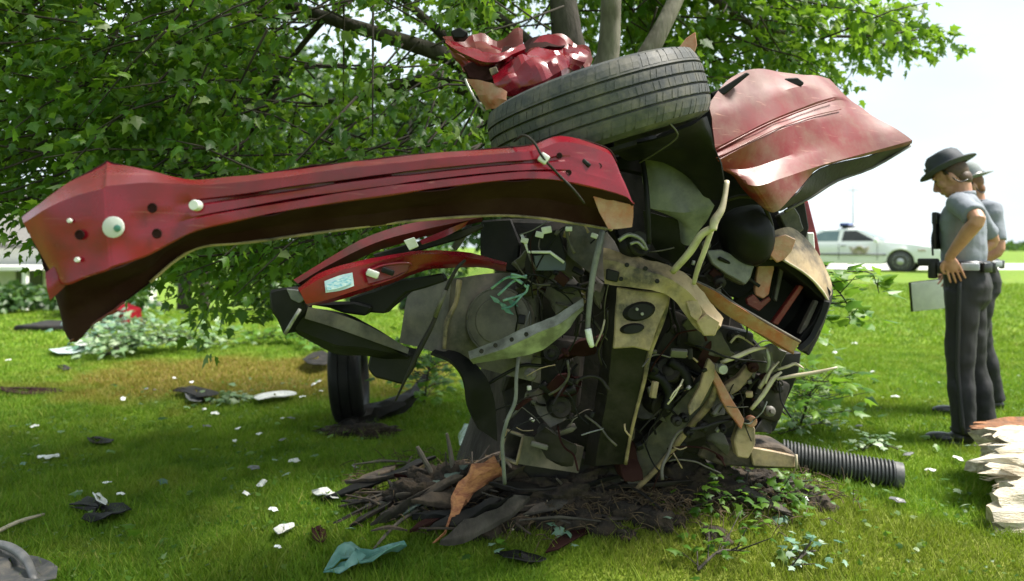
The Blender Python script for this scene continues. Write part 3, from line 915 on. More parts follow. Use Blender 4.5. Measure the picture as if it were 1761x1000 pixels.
# torn tongue at the left end
sheet('torn_flap', [[P(78, 470, 1.535), P(108, 447, 1.545)], [P(81, 498, 1.53), P(112, 470, 1.545)], [P(86, 517, 1.535), P(116, 489, 1.55)]], M['red'], beam, thick=0.003, n=4, m=3, crumple=0.003)
disc('bright_hole_disc', 196, 391, 1.535, 18.5, 0.006, M['white'], beam)  # white disc paints the bright background seen through a hole
disc('bright_hole_spot', 202, 393, 1.528, 6, 0.003, M['green'], beam)  # green spot painted in for the background behind the hole
disc('bolt', 340, 354, 1.612, 9.5, 0.022, M['white'], beam)
for (x, y, r) in ((121, 380, 4), (134, 447, 4.5)): disc('rivet', x, y, 1.522, r, 0.006, M['white'], beam, seg=10)
for (x, y, r, d) in ((137, 404, 10, 1.524), (262, 358, 10, 1.57), (270, 402, 10, 1.573), (962, 268, 6, 1.868), (978, 297, 6, 1.872), (1030, 286, 6, 1.907)):
    cc = P(x, y, d)
    r_ = r / F * d * .85
    lathe('bolt_hole', [(r_ * 1.05, 0.0), (r_ * .95, 0.002), (r_ * .8, 0.002), (r_ * 0.6, -0.001), (0, -0.001)], M['inner'], beam, 14, cc, (0, -1, 0))
V1, F1 = box_geo(P(1008, 281, 1.895), 0.028, 0.014, 0.012, Matrix.Rotation(math.radians(40), 3, 'Y'), 0.003)
mk('slot', V1, F1, M['black'], beam)
sheet('rust_plate', [[P(1018, 332, 1.93), P(1055, 345, 1.95), P(1089, 353, 1.95)], [P(1030, 365, 1.945), P(1058, 372, 1.955), P(1089, 373, 1.955)], [P(1046, 394, 1.95), P(1062, 394, 1.955), P(1087, 391, 1.955)]], M['rust'], wk, thick=0.003, n=4, m=3, crumple=0.006)
V1, F1 = box_geo(P(935, 273, 1.835), 0.026, 0.02, 0.026, Matrix.Rotation(.6, 3, 'Y'), 0.004)
mk('clip', V1, F1, M['white'], wk)
tube('wire', [P(884, 243, 1.90), P(900, 233, 1.84), P(918, 245, 1.83), P(935, 273, 1.825), P(960, 300, 1.86), P(985, 325, 1.86), P(1005, 350, 1.90)], 0.0035, M['dark'], wk, 6)

# tyre and wheel above the beam
def wheel_axes(): return Vector((-math.sin(math.radians(17)), -0.06, math.cos(math.radians(17)))).normalized()
wc, wa = P(1026, 198, 2.33), wheel_axes()
R_, W_ = 0.374, 0.104
def tread_r(h): return R_ * (1 - .060 * abs(h) ** 3.2)
prof = [(R_ * .60, -W_ * .80), (R_ * .68, -W_ * 1.02), (R_ * .78, -W_ * 1.12), (R_ * .87, -W_ * 1.09), (tread_r(-1.0) - .004, -W_ * 1.0)]
for h in (-.93, -.86, -.75, -.64): prof.append((tread_r(h), W_ * h))
for hcen in (-.50, -.165, .165, .50):
    prof += [(tread_r(hcen), W_ * (hcen - .035)), (tread_r(hcen) - .011, W_ * (hcen - .025)), (tread_r(hcen) - .011, W_ * (hcen + .025)), (tread_r(hcen), W_ * (hcen + .035))]
for h in (.64, .75, .86, .93): prof.append((tread_r(h), W_ * h))
prof += [(tread_r(1.0) - .004, W_ * 1.0), (R_ * .87, W_ * 1.09), (R_ * .78, W_ * 1.12), (R_ * .68, W_ * 1.02), (R_ * .60, W_ * .80), (R_ * .60, -W_ * .80)]
rimp = [(0.0, -W_ * .25), (R_ * .14, -W_ * .3), (R_ * .16, -W_ * .1), (R_ * .48, -W_ * .05), (R_ * .56, -W_ * .7), (R_ * .615, -W_ * .82), (R_ * .605, W_ * .8), (R_ * .55, W_ * .7), (R_ * .5, 0.0), (0.0, 0.02)]
wheel = lathe('wheel', rimp, M['grey_metal'], wk, 40, wc, wa)
tyre = lathe('tyre', prof, M['rubber'], wheel, 72, wc, wa)
# sipes and shoulder blocks: small raised ribs set round the tread
u_, v_ = frame_of(wa)
tv, tf = [], []
for hc, hw, nb, lift in ((-.80, .19, 96, .0012), (-.33, .12, 120, .0007), (0, .12, 120, .0007), (.33, .12, 120, .0007), (.80, .19, 96, .0012)):
    for k in range(nb):
        a0 = 2 * math.pi * k / nb + .01 * math.sin(k * 1.9)
        da = 2 * math.pi / nb * 0.42
        sk = 0.5 * da if hc else 0
        base = len(tv)
        hs_ = (hc - hw, hc, hc + hw)
        for dz in (-.01, lift):
            for j, h in enumerate(hs_):
                for aa in (a0 - da, a0 + da):
                    q = aa + sk * (j - 1)
                    tv.append(wc + wa * (W_ * h) + (u_ * math.cos(q) + v_ * math.sin(q)) * (tread_r(h) + dz))
        for q in ((6, 7, 9, 8), (8, 9, 11, 10), (0, 1, 7, 6), (5, 4, 10, 11), (2, 0, 6, 8), (4, 2, 8, 10), (1, 3, 9, 7), (3, 5, 11, 9)): tf.append(tuple(base + i for i in q))
tag(mk('tread_blocks', tv, tf, M['rubber'], wheel, False), kind='stuff')
tube('axle', [wc - wa * 0.02, P(1040, 300, 2.5), P(1060, 380, 2.62)], [0.05, 0.04, 0.045], M['dark'], wk, 12, 3)
disc('brake_disc', 1035, 262, 2.36, 95, 0.02, M['dark'], wk, tuple(-wa), 24)

# black backing added to darken the space between tyre, beam and the red panel
slab('black_backing', [(1040, 262), (1110, 246), (1190, 196), (1234, 172), (1262, 240), (1290, 300), (1340, 330), (1350, 400), (1330, 470), (1270, 520), (1180, 470), (1100, 440), (1060, 400), (1050, 320)], 0.05, M['black'], wk, 2.84, 0.01, 0.03, 6.0, cuts=2)
slab('black_backing', [(1052, 272), (1120, 256), (1196, 226), (1226, 214), (1232, 262), (1180, 300), (1110, 300), (1060, 292)], 0.05, M['black'], wk, 2.62, 0.01, 0.02, 6.0, cuts=2)
# big red panel at the right (bonnet and wing)
HP = [
    [P(1216, 182, 2.30), P(1250, 140, 2.42), P(1296, 120, 2.54), P(1350, 127, 2.66), P(1396, 130, 2.74), P(1424, 138, 2.82)],
    [P(1222, 205, 2.28), P(1262, 185, 2.36), P(1310, 168, 2.46), P(1365, 152, 2.58), P(1412, 148, 2.70), P(1452, 163, 2.82)],
    [P(1227, 255, 2.27), P(1275, 232, 2.34), P(1325, 207, 2.44), P(1380, 185, 2.56), P(1432, 168, 2.69), P(1472, 177, 2.82)],
    [P(1229, 262, 2.29), P(1277, 238, 2.36), P(1328, 213, 2.46), P(1384, 190, 2.58), P(1436, 174, 2.70), P(1478, 181, 2.82)],
    [P(1234, 276, 2.26), P(1284, 250, 2.32), P(1336, 226, 2.42), P(1396, 206, 2.55), P(1452, 196, 2.68), P(1500, 197, 2.80)],
    [P(1240, 290, 2.30), P(1288, 290, 2.36), P(1345, 272, 2.42), P(1410, 250, 2.54), P(1480, 232, 2.67), P(1540, 225, 2.79)],
    [P(1262, 306, 2.36), P(1300, 320, 2.30), P(1350, 305, 2.37), P(1418, 283, 2.50), P(1495, 262, 2.66), P(1566, 243, 2.80)],
    [P(1290, 340, 2.40), P(1330, 366, 2.36), P(1370, 330, 2.40), P(1410, 290, 2.52), P(1495, 268, 2.68), P(1566, 246, 2.81)]]
hood = sheet('bonnet_panel', HP, M['red_dirty'], wk, thick=0.004, n=6, m=4, crumple=0.005, freq=6, seed=3, ridge=.016, split=20)
tag(hood, 'large dented red body panel at the right, scuffed and muddy')
sheet('panel_underside', [[P(1330, 367, 2.38), P(1372, 331, 2.42), P(1412, 291, 2.54), P(1495, 269, 2.70), P(1566, 247, 2.82)],
                          [P(1350, 363, 2.52), P(1395, 338, 2.56), P(1440, 310, 2.66), P(1500, 288, 2.78), P(1565, 250, 2.84)]], M['dark'], hood, thick=0.006, n=4, m=3, crumple=0.01)
tube('hem', [P(1350, 364, 2.52), P(1395, 339, 2.56), P(1440, 311, 2.66), P(1500, 289, 2.78), P(1565, 251, 2.84)], 0.006, M['grey_metal'], hood, 6, 3)
slab('hinge', [(1336, 143), (1350, 135), (1372, 133), (1384, 142), (1380, 148), (1362, 147), (1348, 154)], 0.05, M['black'], hood, 2.60, 0.004)
slab('hinge', [(1222, 160), (1240, 152), (1262, 138), (1284, 124), (1291, 127), (1268, 146), (1248, 162), (1226, 168)], 0.05, M['black'], hood, 2.36, 0.004)
for pts in (((1226, 262, 2.262), (1275, 236, 2.33), (1328, 210, 2.43), (1384, 188, 2.55), (1434, 171, 2.67)), ((1232, 272, 2.252), (1283, 247, 2.315), (1334, 222, 2.41), (1392, 201, 2.54), (1446, 188, 2.67))):
    tube('crease', [P(*q) for q in pts], 0.0028, M['red_dirty'], hood, 6, 4)
slab('red_shard', [(1166, 84), (1180, 66), (1196, 55), (1199, 78), (1192, 98)], 0.01, M['rust'], wk, 2.45, 0.002)
slab('wing_strip', [(1380, 350), (1390, 345), (1404, 400), (1412, 440), (1402, 445), (1388, 400)], 0.05, M['red'], wk, 3.05, 0.004)
slab('wing_strip', [(1388, 400), (1400, 400), (1404, 455), (1392, 452)], 0.04, M['white'], wk, 3.0, 0.004)
slab('lamp_bracket', [(1338, 372), (1366, 358), (1376, 372), (1384, 396), (1372, 404), (1350, 392)], 0.06, M['disc'], wk, 2.75, 0.005, 0.006, cuts=1)
slab('lamp_bracket', [(1362, 352), (1384, 344), (1392, 392), (1384, 420), (1374, 400)], 0.06, M['black'], wk, 2.85, 0.005)

# wheel arch liner, grey liner and round black housing
sheet('arch_liner', [[P(1050, 262, 2.25), P(1090, 250, 2.2), P(1140, 232, 2.15), P(1200, 208, 2.16), P(1218, 200, 2.2)],
                     [P(1080, 275, 2.40), P(1120, 270, 2.36), P(1165, 262, 2.3), P(1215, 250, 2.24), P(1232, 262, 2.24)],
                     [P(1110, 272, 2.5), P(1150, 285, 2.46), P(1195, 305, 2.4), P(1230, 312, 2.34), P(1247, 320, 2.3)],
                     [P(1140, 285, 2.56), P(1180, 305, 2.52), P(1210, 335, 2.46), P(1236, 345, 2.4), P(1249, 336, 2.34)]], M['black'], wk, thick=0.005, n=4, m=3, row_spline=True, crumple=0.015)
sheet('grey_liner', [[P(1102, 268, 2.50), P(1122, 262, 2.48), P(1142, 262, 2.48), P(1160, 275, 2.48), P(1178, 293, 2.48)],
                     [P(1104, 312, 2.49), P(1130, 315, 2.47), P(1160, 320, 2.46), P(1190, 328, 2.46), P(1214, 336, 2.46)],
                     [P(1116, 356, 2.50), P(1145, 362, 2.48), P(1175, 365, 2.46), P(1205, 362, 2.46), P(1229, 354, 2.46)],
                     [P(1160, 372, 2.54), P(1172, 385, 2.51), P(1186, 395, 2.50), P(1200, 398, 2.50), P(1208, 392, 2.50)],
                     [P(1166, 410, 2.58), P(1176, 420, 2.55), P(1186, 422, 2.54), P(1194, 418, 2.54), P(1200, 406, 2.54)]], M['greyplas'], wk, thick=0.005, n=4, m=4, crumple=0.012, freq=7)
sheet('dark_liner', [[P(1106, 362, 2.53), P(1140, 372, 2.53), P(1172, 380, 2.53)], [P(1110, 400, 2.56), P(1145, 415, 2.57), P(1178, 428, 2.57)], [P(1135, 440, 2.62), P(1160, 452, 2.62), P(1190, 462, 2.62)]], M['black'], wk, thick=0.005, n=4, m=4, crumple=0.008)
bm = bmesh.new()
bmesh.ops.create_uvsphere(bm, u_segments=22, v_segments=14, radius=1.0)
for v in bm.verts:
    q = v.co.copy()
    v.co = Vector((q.x * 0.098, q.y * 0.13, q.z * 0.128)) * (1 + 0.10 * noise.noise(q * 1.6))
    if v.co.z > 0.085: v.co.z = 0.085 + (v.co.z - 0.085) * 0.4
bm.transform(Matrix.Rotation(math.radians(-14), 4, 'Y'))
bm.transform(Matrix.Translation(P(1284, 400, 2.62)))
shell = mk_bm('lamp_housing', bm, M['black'], wk, True)
tube('housing_rim', [P(1248, 345, 2.52), P(1275, 338, 2.50), P(1303, 344, 2.51), P(1322, 372, 2.53), P(1329, 410, 2.55), P(1320, 446, 2.57)], 0.008, M['dark'], wk, 6)
slab('grey_bracket', [(1214, 432), (1240, 430), (1282, 446), (1300, 452), (1290, 478), (1280, 490), (1250, 474), (1225, 455)], 0.03, M['greyplas'], wk, 2.6, 0.004, 0.006, cuts=1)
slab('grey_bracket', [(1238, 452), (1290, 466), (1280, 492), (1246, 478)], 0.05, M['disc'], wk, 2.66, 0.004, 0.006, cuts=1)

# bumper corner with an open recess
fas = sheet('bumper_skin', [[P(1326, 398, 2.66), P(1346, 392, 2.68), P(1364, 392, 2.72), P(1390, 414, 2.74), P(1412, 445, 2.75), P(1428, 480, 2.75), P(1431, 500, 2.75)],
                      [P(1324, 420, 2.60), P(1344, 418, 2.60), P(1362, 420, 2.63), P(1388, 438, 2.66), P(1410, 466, 2.68), P(1424, 492, 2.70), P(1429, 508, 2.70)],
                      [P(1322, 446, 2.58), P(1342, 446, 2.57), P(1362, 456, 2.59), P(1386, 470, 2.61), P(1406, 490, 2.63), P(1418, 508, 2.66), P(1425, 518, 2.67)]],
            M['tan'], wk, thick=0.008, n=3, m=4, row_spline=True, crumple=0.005)
tag(fas, 'scraped tan and pink bumper corner with bare edges')
slab('scraped_patch', [(1324, 440), (1332, 408), (1350, 403), (1368, 412), (1362, 432), (1350, 446), (1338, 452)], 0.012, M['rust'], fas, 2.565, 0.003, 0.004, cuts=1)
rec = slab('bumper_recess', [(1292, 452), (1340, 452), (1386, 478), (1424, 518), (1412, 552), (1376, 590), (1320, 560), (1262, 524), (1276, 490)], 0.04, M['black'], wk, 2.86, 0.005)
for poly in ([(1288, 440), (1345, 430), (1390, 452), (1430, 502), (1424, 524), (1386, 490), (1345, 458), (1292, 460)], [(1416, 520), (1426, 518), (1400, 566), (1380, 592), (1370, 588), (1398, 556)]):
    slab('recess_wall', poly, 0.2, M['black'], rec, 2.68, 0.003)
slab('recess_bracket', [(1304, 452), (1330, 450), (1332, 462), (1322, 506), (1312, 514), (1300, 508), (1298, 500)], 0.02, M['rust'], rec, 2.68, 0.003, 0.004, cuts=1)
slab('recess_bracket', [(1284, 514), (1296, 506), (1308, 520), (1322, 510), (1326, 516), (1306, 536), (1286, 524)], 0.02, M['red_dirty'], rec, 2.68, 0.003, 0.003)
slab('recess_rib', [(1375, 490), (1383, 494), (1338, 560), (1328, 556)], 0.03, M['red_dirty'], rec, 2.72, 0.003)
slab('recess_rib', [(1403, 516), (1409, 519), (1382, 578), (1374, 574)], 0.03, M['disc'], rec, 2.70, 0.003)
slab('recess_rib', [(1342, 456), (1349, 462), (1336, 520), (1331, 514)], 0.03, M['grey_metal'], rec, 2.74, 0.003)
lipT = [(1192, 482, 2.56), (1230, 500, 2.56), (1262, 522, 2.56), (1320, 556, 2.58), (1376, 588, 2.60)]
lipB = [(1208, 508, 2.60), (1236, 530, 2.60), (1266, 552, 2.60), (1320, 584, 2.61), (1364, 608, 2.62)]
lip = sheet('bumper_lip', [[P(x, y, d + .06) for x, y, d in lipT], [P(x, y + 2, d) for x, y, d in lipT], [P(x, y, d) for x, y, d in lipB], [P(x, y + 3, d + .1) for x, y, d in lipB]], M['rust'], wk, thick=0.006, n=4, m=3, crumple=0.008, freq=6)
tube('bumper_edge', [P(x, y, d + .02) for x, y, d in lipT], 0.006, M['disc'], wk, 6, 4)
tube('bumper_edge', [P(x, y, d) for x, y, d in ((1348, 448, 2.572), (1386, 472, 2.607), (1412, 498, 2.64), (1425, 519, 2.66))], 0.005, M['beige'], wk, 6, 4)
sheet('bumper_end', [[P(1430, 498, 2.74), P(1428, 530, 2.74), P(1416, 570, 2.74), P(1396, 604, 2.74)], [P(1424, 520, 2.64), P(1416, 545, 2.64), P(1398, 580, 2.64), P(1376, 604, 2.64)]], M['black'], wk, thick=0.02, n=3, m=2, crumple=0.012)
slab('torn_foam', [(1390, 560), (1410, 556), (1416, 572), (1404, 592), (1388, 612), (1378, 604)], 0.06, M['dark'], wk, 2.7, 0.006, 0.012, cuts=1)

# crossmember and upright of the chassis
sheet('crossmember', [[P(1038, 424, 2.52), P(1062, 430, 2.50), P(1092, 440, 2.48), P(1130, 450, 2.46), P(1165, 464, 2.46), P(1196, 490, 2.47), P(1222, 520, 2.48), P(1243, 548, 2.5)],
                      [P(1036, 446, 2.47), P(1062, 450, 2.45), P(1094, 460, 2.43), P(1132, 472, 2.41), P(1164, 486, 2.41), P(1192, 512, 2.42), P(1215, 540, 2.44), P(1238, 562, 2.46)],
                      [P(1040, 488, 2.48), P(1064, 492, 2.46), P(1096, 496, 2.44), P(1128, 500, 2.43), P(1158, 516, 2.43), P(1180, 544, 2.44), P(1200, 568, 2.46), P(1228, 578, 2.48)]],
      M['tan'], wk, thick=0.006, n=4, m=4, crumple=0.016, freq=11)
for poly in ([(1176, 520), (1196, 516), (1206, 540), (1198, 556), (1184, 546)], [(1196, 556), (1214, 540), (1236, 556), (1230, 580), (1212, 582)]):
    slab('torn_tab', poly, 0.012, M['tan'], wk, 2.42, 0.003, 0.012, cuts=1)
ST = [  # upright: left edge, fold, right edge, depth
    (1036, 488, 1066, 490, 1148, 500, 2.50), (1040, 530, 1060, 535, 1140, 545, 2.53), (1038, 580, 1054, 590, 1118, 605, 2.57),
    (1030, 640, 1048, 645, 1108, 655, 2.62), (1022, 700, 1040, 705, 1095, 705, 2.68), (1012, 750, 1032, 752, 1084, 752, 2.74), (1002, 800, 1024, 802, 1076, 798, 2.80)]
upr = sheet('chassis_upright', [[P(a, b, d + .12) for a, b, c, e, f, g, d in ST], [P(c, e, d) for a, b, c, e, f, g, d in ST],
                          [P((c + f) / 2, (e + g) / 2, d + .004) for a, b, c, e, f, g, d in ST], [P(f, g, d) for a, b, c, e, f, g, d in ST]], M['dark'], wk, thick=0.006, n=4, m=4, crumple=0.006, freq=9)  # near-black metal colour puts the upright's shade into it
tube('upright_flange', [P(f, g, d - .006) for a, b, c, e, f, g, d in ST], [.014, .012, .010, .008, .007, .007, .008], M['tan'], wk, 7, 4)
slab('gusset', [(1062, 494), (1148, 502), (1150, 515), (1134, 560), (1116, 606), (1088, 598), (1052, 600), (1058, 560)], 0.02, M['tan'], wk, 2.475, 0.004, 0.008, cuts=2)
for (x, y, rx_, rz_, ang) in ((1100, 536, .062, .036, -14), (1088, 566, .046, .020, -8)):
    bm = bmesh.new()
    bmesh.ops.create_cone(bm, cap_ends=True, segments=20, radius1=1, radius2=0.75, depth=0.02)
    bm.transform(Matrix.Rotation(math.radians(90), 4, 'X'))
    for v in bm.verts: v.co = Vector((v.co.x * rx_, v.co.y, v.co.z * rz_))
    bm.transform(Matrix.Rotation(math.radians(ang), 4, 'Y')); bm.transform(Matrix.Translation(P(x, y, 2.468)))
    mk_bm('access_hole', bm, M['black'], wk)
for (x, y) in ((1095, 532), (1104, 540)): disc('bolt', x, y, 2.452, 3, 0.008, M['alu'], wk, seg=8)
for (x, y, d) in ((1078, 456, 2.43), (1110, 462, 2.42), (1068, 480, 2.44), (1130, 484, 2.41)): disc('bolt_hole', x, y, d, 4, 0.004, M['black'], wk, seg=10)
slab('upright_opening', [(1044, 462), (1066, 468), (1062, 486), (1042, 482)], 0.02, M['black'], wk, 2.44, 0.004)

# lower rail rising to a torn peak, and legs beside it
LR = [(1062, 806, 1092, 846, 2.95), (1110, 748, 1138, 800, 2.88), (1160, 690, 1186, 738, 2.80), (1196, 652, 1222, 694, 2.74), (1222, 628, 1236, 650, 2.70)]
sheet('lower_rail', [[P(a, b, d + .05) for a, b, c, e, d in LR], [P(a + 4, b + 6, d) for a, b, c, e, d in LR], [P(c - 3, e - 4, d) for a, b, c, e, d in LR], [P(c, e, d + .06) for a, b, c, e, d in LR]], M['grey_metal'], wk, thick=0.006, n=4, m=3, crumple=0.006)
tube('rail_flange', [P(c - 1, e - 2, d - .004) for a, b, c, e, d in LR], [.012, .012, .014, .016, .006], M['tan'], wk, 7, 4)
slab('peak_plate', [(1220, 616), (1230, 628), (1228, 652), (1206, 700), (1186, 716), (1184, 700), (1204, 668)], 0.03, M['tan'], wk, 2.66, 0.004, 0.008, cuts=1)
slab('peak_plate', [(1222, 618), (1232, 640), (1262, 690), (1282, 724), (1276, 740), (1254, 712), (1232, 668), (1218, 642)], 0.04, M['rust'], wk, 2.68, 0.004, 0.006, cuts=1)
slab('cross_strut', [(1238, 668), (1268, 648), (1284, 628), (1296, 640), (1272, 672), (1246, 688)], 0.04, M['tan'], wk, 2.78, 0.004, 0.006, cuts=1)
slab('pale_bracket', [(1260, 615), (1296, 612), (1300, 640), (1282, 664), (1258, 668), (1250, 640)], 0.04, M['disc'], wk, 2.9, 0.004, 0.006, cuts=1)
slab('corner_bracket', [(1272, 728), (1288, 722), (1300, 738), (1300, 764), (1288, 790), (1268, 786), (1262, 760)], 0.05, M['tan'], wk, 2.78, 0.005, 0.005, cuts=1)
disc('red_cap', 1290, 724, 2.77, 10, 0.02, M['rust'], wk)
slab('base_beam', [(1210, 762), (1262, 766), (1300, 764), (1344, 768), (1370, 782), (1370, 806), (1300, 806), (1240, 800), (1200, 786)], 0.16, M['wood_grey'], wk, 2.92, 0.008, 0.008, cuts=2)
slab('beam_face', [(1290, 768), (1368, 784), (1367, 805), (1296, 802)], 0.02, M['tan'], wk, 2.90, 0.004, 0.004, cuts=1)
tube('beam_end_edge', [P(1369, 782, 2.89), P(1370, 806, 2.89)], 0.006, M['beige'], wk, 6, 2)
# hollow square rail end
c0, c1 = P(880, 768, 2.78), P(985, 786, 2.98)
dv = (c1 - c0).normalized(); sv = Vector((0, 0, 1)); uv = dv.cross(sv).normalized(); sv = uv.cross(dv).normalized()
qs = []
for (a, b) in ((-1, -1), (1, -1), (1, 1), (-1, 1)): qs.append(uv * a * .055 + sv * b * .056)
Vq = [c0 + q for q in qs] + [c1 + q for q in qs] + [c0 + q * .84 for q in qs] + [c1 - dv * .02 + q * .84 for q in qs]
Fq = [(k, (k + 1) % 4, 4 + (k + 1) % 4, 4 + k) for k in range(4)] + [(8 + k, 12 + k, 12 + (k + 1) % 4, 8 + (k + 1) % 4) for k in range(4)] + [(k, 8 + k, 8 + (k + 1) % 4, (k + 1) % 4) for k in range(4)] + [(4, 5, 6, 7), (12, 15, 14, 13)]
mk('square_rail', Vq, Fq, M['disc'], wk, False)
tube('rail_rim', [c0 + qs[0], c0 + qs[1], c0 + qs[2], c0 + qs[3], c0 + qs[0]], 0.007, M['tan'], wk, 6, 1)
slab('lower_plate', [(930, 750), (990, 780), (1060, 800), (1076, 830), (1010, 846), (930, 836), (900, 812)], 0.1, M['dark'], wk, 2.96, 0.008, 0.02, cuts=2)

# left side of the wreck: red brackets, black frame, hanging rubber
rb_ = sheet('red_bracket', [[P(512, 496, 2.16), P(560, 466, 2.18), P(620, 448, 2.22), P(690, 433, 2.27), P(750, 429, 2.32), P(810, 436, 2.37), P(872, 452, 2.42)],
                      [P(516, 502, 2.12), P(562, 474, 2.14), P(622, 456, 2.18), P(692, 441, 2.23), P(750, 437, 2.28), P(810, 444, 2.33), P(871, 456, 2.38)],
                      [P(526, 522, 2.13), P(575, 512, 2.15), P(632, 494, 2.19), P(690, 474, 2.25), P(742, 458, 2.31), P(805, 453, 2.36), P(870, 461, 2.41)],
                      [P(530, 527, 2.19), P(578, 518, 2.21), P(636, 500, 2.25), P(694, 480, 2.31), P(744, 464, 2.37), P(805, 459, 2.42), P(870, 466, 2.47)]], M['red'], wk, thick=0.004, n=4, m=3, crumple=0.006)
tag(rb_, 'lower red bracket carrying a pale blue sticker')
sheet('bracket_recess', [[P(628, 470, 2.165), P(660, 458, 2.19), P(704, 455, 2.22)], [P(634, 488, 2.165), P(664, 480, 2.19), P(700, 466, 2.22)]], M['red_dark'], rb_, thick=0.004, n=3, m=2)
tube('recess_edge', [P(628, 470, 2.16), P(660, 457, 2.185), P(706, 454, 2.215), P(690, 473, 2.22), P(640, 491, 2.17)], 0.0045, M['red'], rb_, 6)
sheet('sticker', [[P(558, 484, 2.122), P(584, 474, 2.138), P(606, 469, 2.152)], [P(560, 504, 2.122), P(586, 500, 2.138), P(609, 492, 2.152)]], M['sticker'], rb_, thick=0.002, n=3, m=2)
sheet('sticker_print', [[P(561, 489, 2.118), P(584, 480, 2.134), P(603, 474, 2.148)], [P(563, 500, 2.118), P(586, 495, 2.134), P(605, 488, 2.148)]], mat('sticker_print', (0.16, 0.42, 0.60), (0.60, 0.72, 0.78), 90, 0.4, bump=0, stretch=(1, 1, 2.5)), rb_, thick=0.001, n=3, m=2)
V1, F1 = box_geo(P(641, 471, 2.15), 0.038, 0.02, 0.022, Matrix.Rotation(.35, 3, 'Y'), 0.004); mk('connector', V1, F1, M['white'], rb_)
V1, F1 = box_geo(P(667, 467, 2.17), 0.04, 0.02, 0.018, Matrix.Rotation(.35, 3, 'Y'), 0.004); mk('connector', V1, F1, M['black'], rb_)
sheet('red_strip', [[P(505, 482, 2.24), P(560, 446, 2.26), P(640, 405, 2.3), P(720, 382, 2.36), P(828, 366, 2.46)], [P(512, 488, 2.2), P(566, 456, 2.22), P(645, 418, 2.26), P(725, 396, 2.32), P(830, 374, 2.42)], [P(520, 492, 2.24), P(575, 464, 2.26), P(650, 432, 2.3), P(730, 408, 2.36), P(830, 382, 2.46)]], M['red_dark'], wk, thick=0.004, n=4, m=3, crumple=0.006)
sheet('red_strip', [[P(722, 414, 2.3), P(760, 398, 2.34), P(806, 380, 2.4)], [P(726, 421, 2.3), P(764, 408, 2.34), P(800, 390, 2.4)]], M['red'], wk, thick=0.004, n=3, m=2, crumple=0.003)
slab('tag', [(694, 414), (712, 408), (720, 424), (704, 431)], 0.01, M['white'], wk, 2.24, 0.002)
slab('dark_channel', [(640, 438), (700, 420), (780, 400), (830, 384), (832, 392), (790, 412), (720, 432), (650, 448)], 0.05, M['dark'], wk, 2.4, 0.004)
slab('strut', [(776, 425), (796, 392), (808, 380), (812, 386), (800, 410), (784, 432)], 0.03, M['grey_metal'], wk, 2.45, 0.003)
slab('end_cap', [(460, 504), (482, 498), (500, 493), (524, 506), (522, 540), (500, 566), (488, 580), (476, 552), (464, 536)], 0.12, M['black'], wk, 2.14, 0.008, 0.012, cuts=1)
slab('end_cap_plate', [(492, 497), (512, 499), (524, 516), (514, 522), (500, 515)], 0.01, M['greyplas'], wk, 2.13, 0.002)
tube('pin', [P(490, 575, 2.12), P(503, 553, 2.12), P(516, 532, 2.12)], 0.006, M['alu'], wk, 6, 2)
sheet('black_rail', [[P(516, 524, 2.30), P(580, 536, 2.34), P(640, 560, 2.4), P(706, 600, 2.46)], [P(524, 534, 2.20), P(580, 552, 2.26), P(636, 578, 2.32), P(704, 612, 2.4)], [P(500, 562, 2.20), P(572, 592, 2.26), P(632, 600, 2.32), P(704, 614, 2.42)], [P(520, 580, 2.34), P(575, 606, 2.4), P(640, 616, 2.44), P(700, 622, 2.5)]], M['black'], wk, thick=0.006, n=4, m=3, crumple=0.008)
sheet('rail_top', [[P(530, 528, 2.195), P(580, 540, 2.25), P(636, 562, 2.31), P(704, 600, 2.39)], [P(524, 548, 2.19), P(576, 564, 2.245), P(632, 584, 2.305), P(702, 609, 2.385)]], M['grey_metal'], wk, thick=0.004, n=4, m=3, crumple=0.004)
rc, ra = P(601, 640, 4.86), Vector((1, .12, .07)).normalized()
rc.z = ground_z(rc.x, rc.y) + .325
rw = lathe('wheel', [(0, -.05), (.06, -.06), (.17, -.04), (.20, -.085), (.205, .085), (.17, .04), (.06, .06), (0, .05)], M['dark'], wk, 30, rc, ra)
lathe('tyre', [(.20, -.08), (.23, -.105), (.27, -.112), (.305, -.10), (.322, -.075), (.328, -.04), (.321, -.038), (.321, -.030), (.330, -.028), (.330, .028), (.321, .030), (.321, .038), (.328, .04), (.322, .075), (.305, .10), (.27, .112), (.23, .105), (.20, .08), (.20, -.08)], M['black'], rw, 44, rc, ra)
slab('black_block', [(640, 596), (680, 604), (714, 612), (706, 640), (692, 664), (668, 656), (644, 648), (634, 632)], 0.14, M['black'], wk, 2.46, 0.008, 0.008, cuts=1)
slab('black_bracket', [(600, 512), (690, 482), (760, 470), (765, 484), (700, 505), (660, 540), (630, 538), (604, 530)], 0.12, M['black'], wk, 2.36, 0.006, 0.01, cuts=1)
slab('black_bracket', [(520, 522), (610, 520), (640, 528), (628, 544), (590, 540), (566, 530)], 0.06, M['black'], wk, 2.34, 0.006, 0.006)
tube('cable', [P(800, 448, 2.2), P(786, 462, 2.18), P(770, 492, 2.18), P(756, 528, 2.2), P(742, 562, 2.2), P(722, 600, 2.2), P(704, 638, 2.2), P(680, 690, 2.22)], [.005, .006, .0065, .006, .008, .010, .006, .003], M['dark'], wk, 7)
tube('cable_end', [P(766, 500, 2.172), P(748, 545, 2.19)], 0.008, M['disc'], wk, 7, 2)

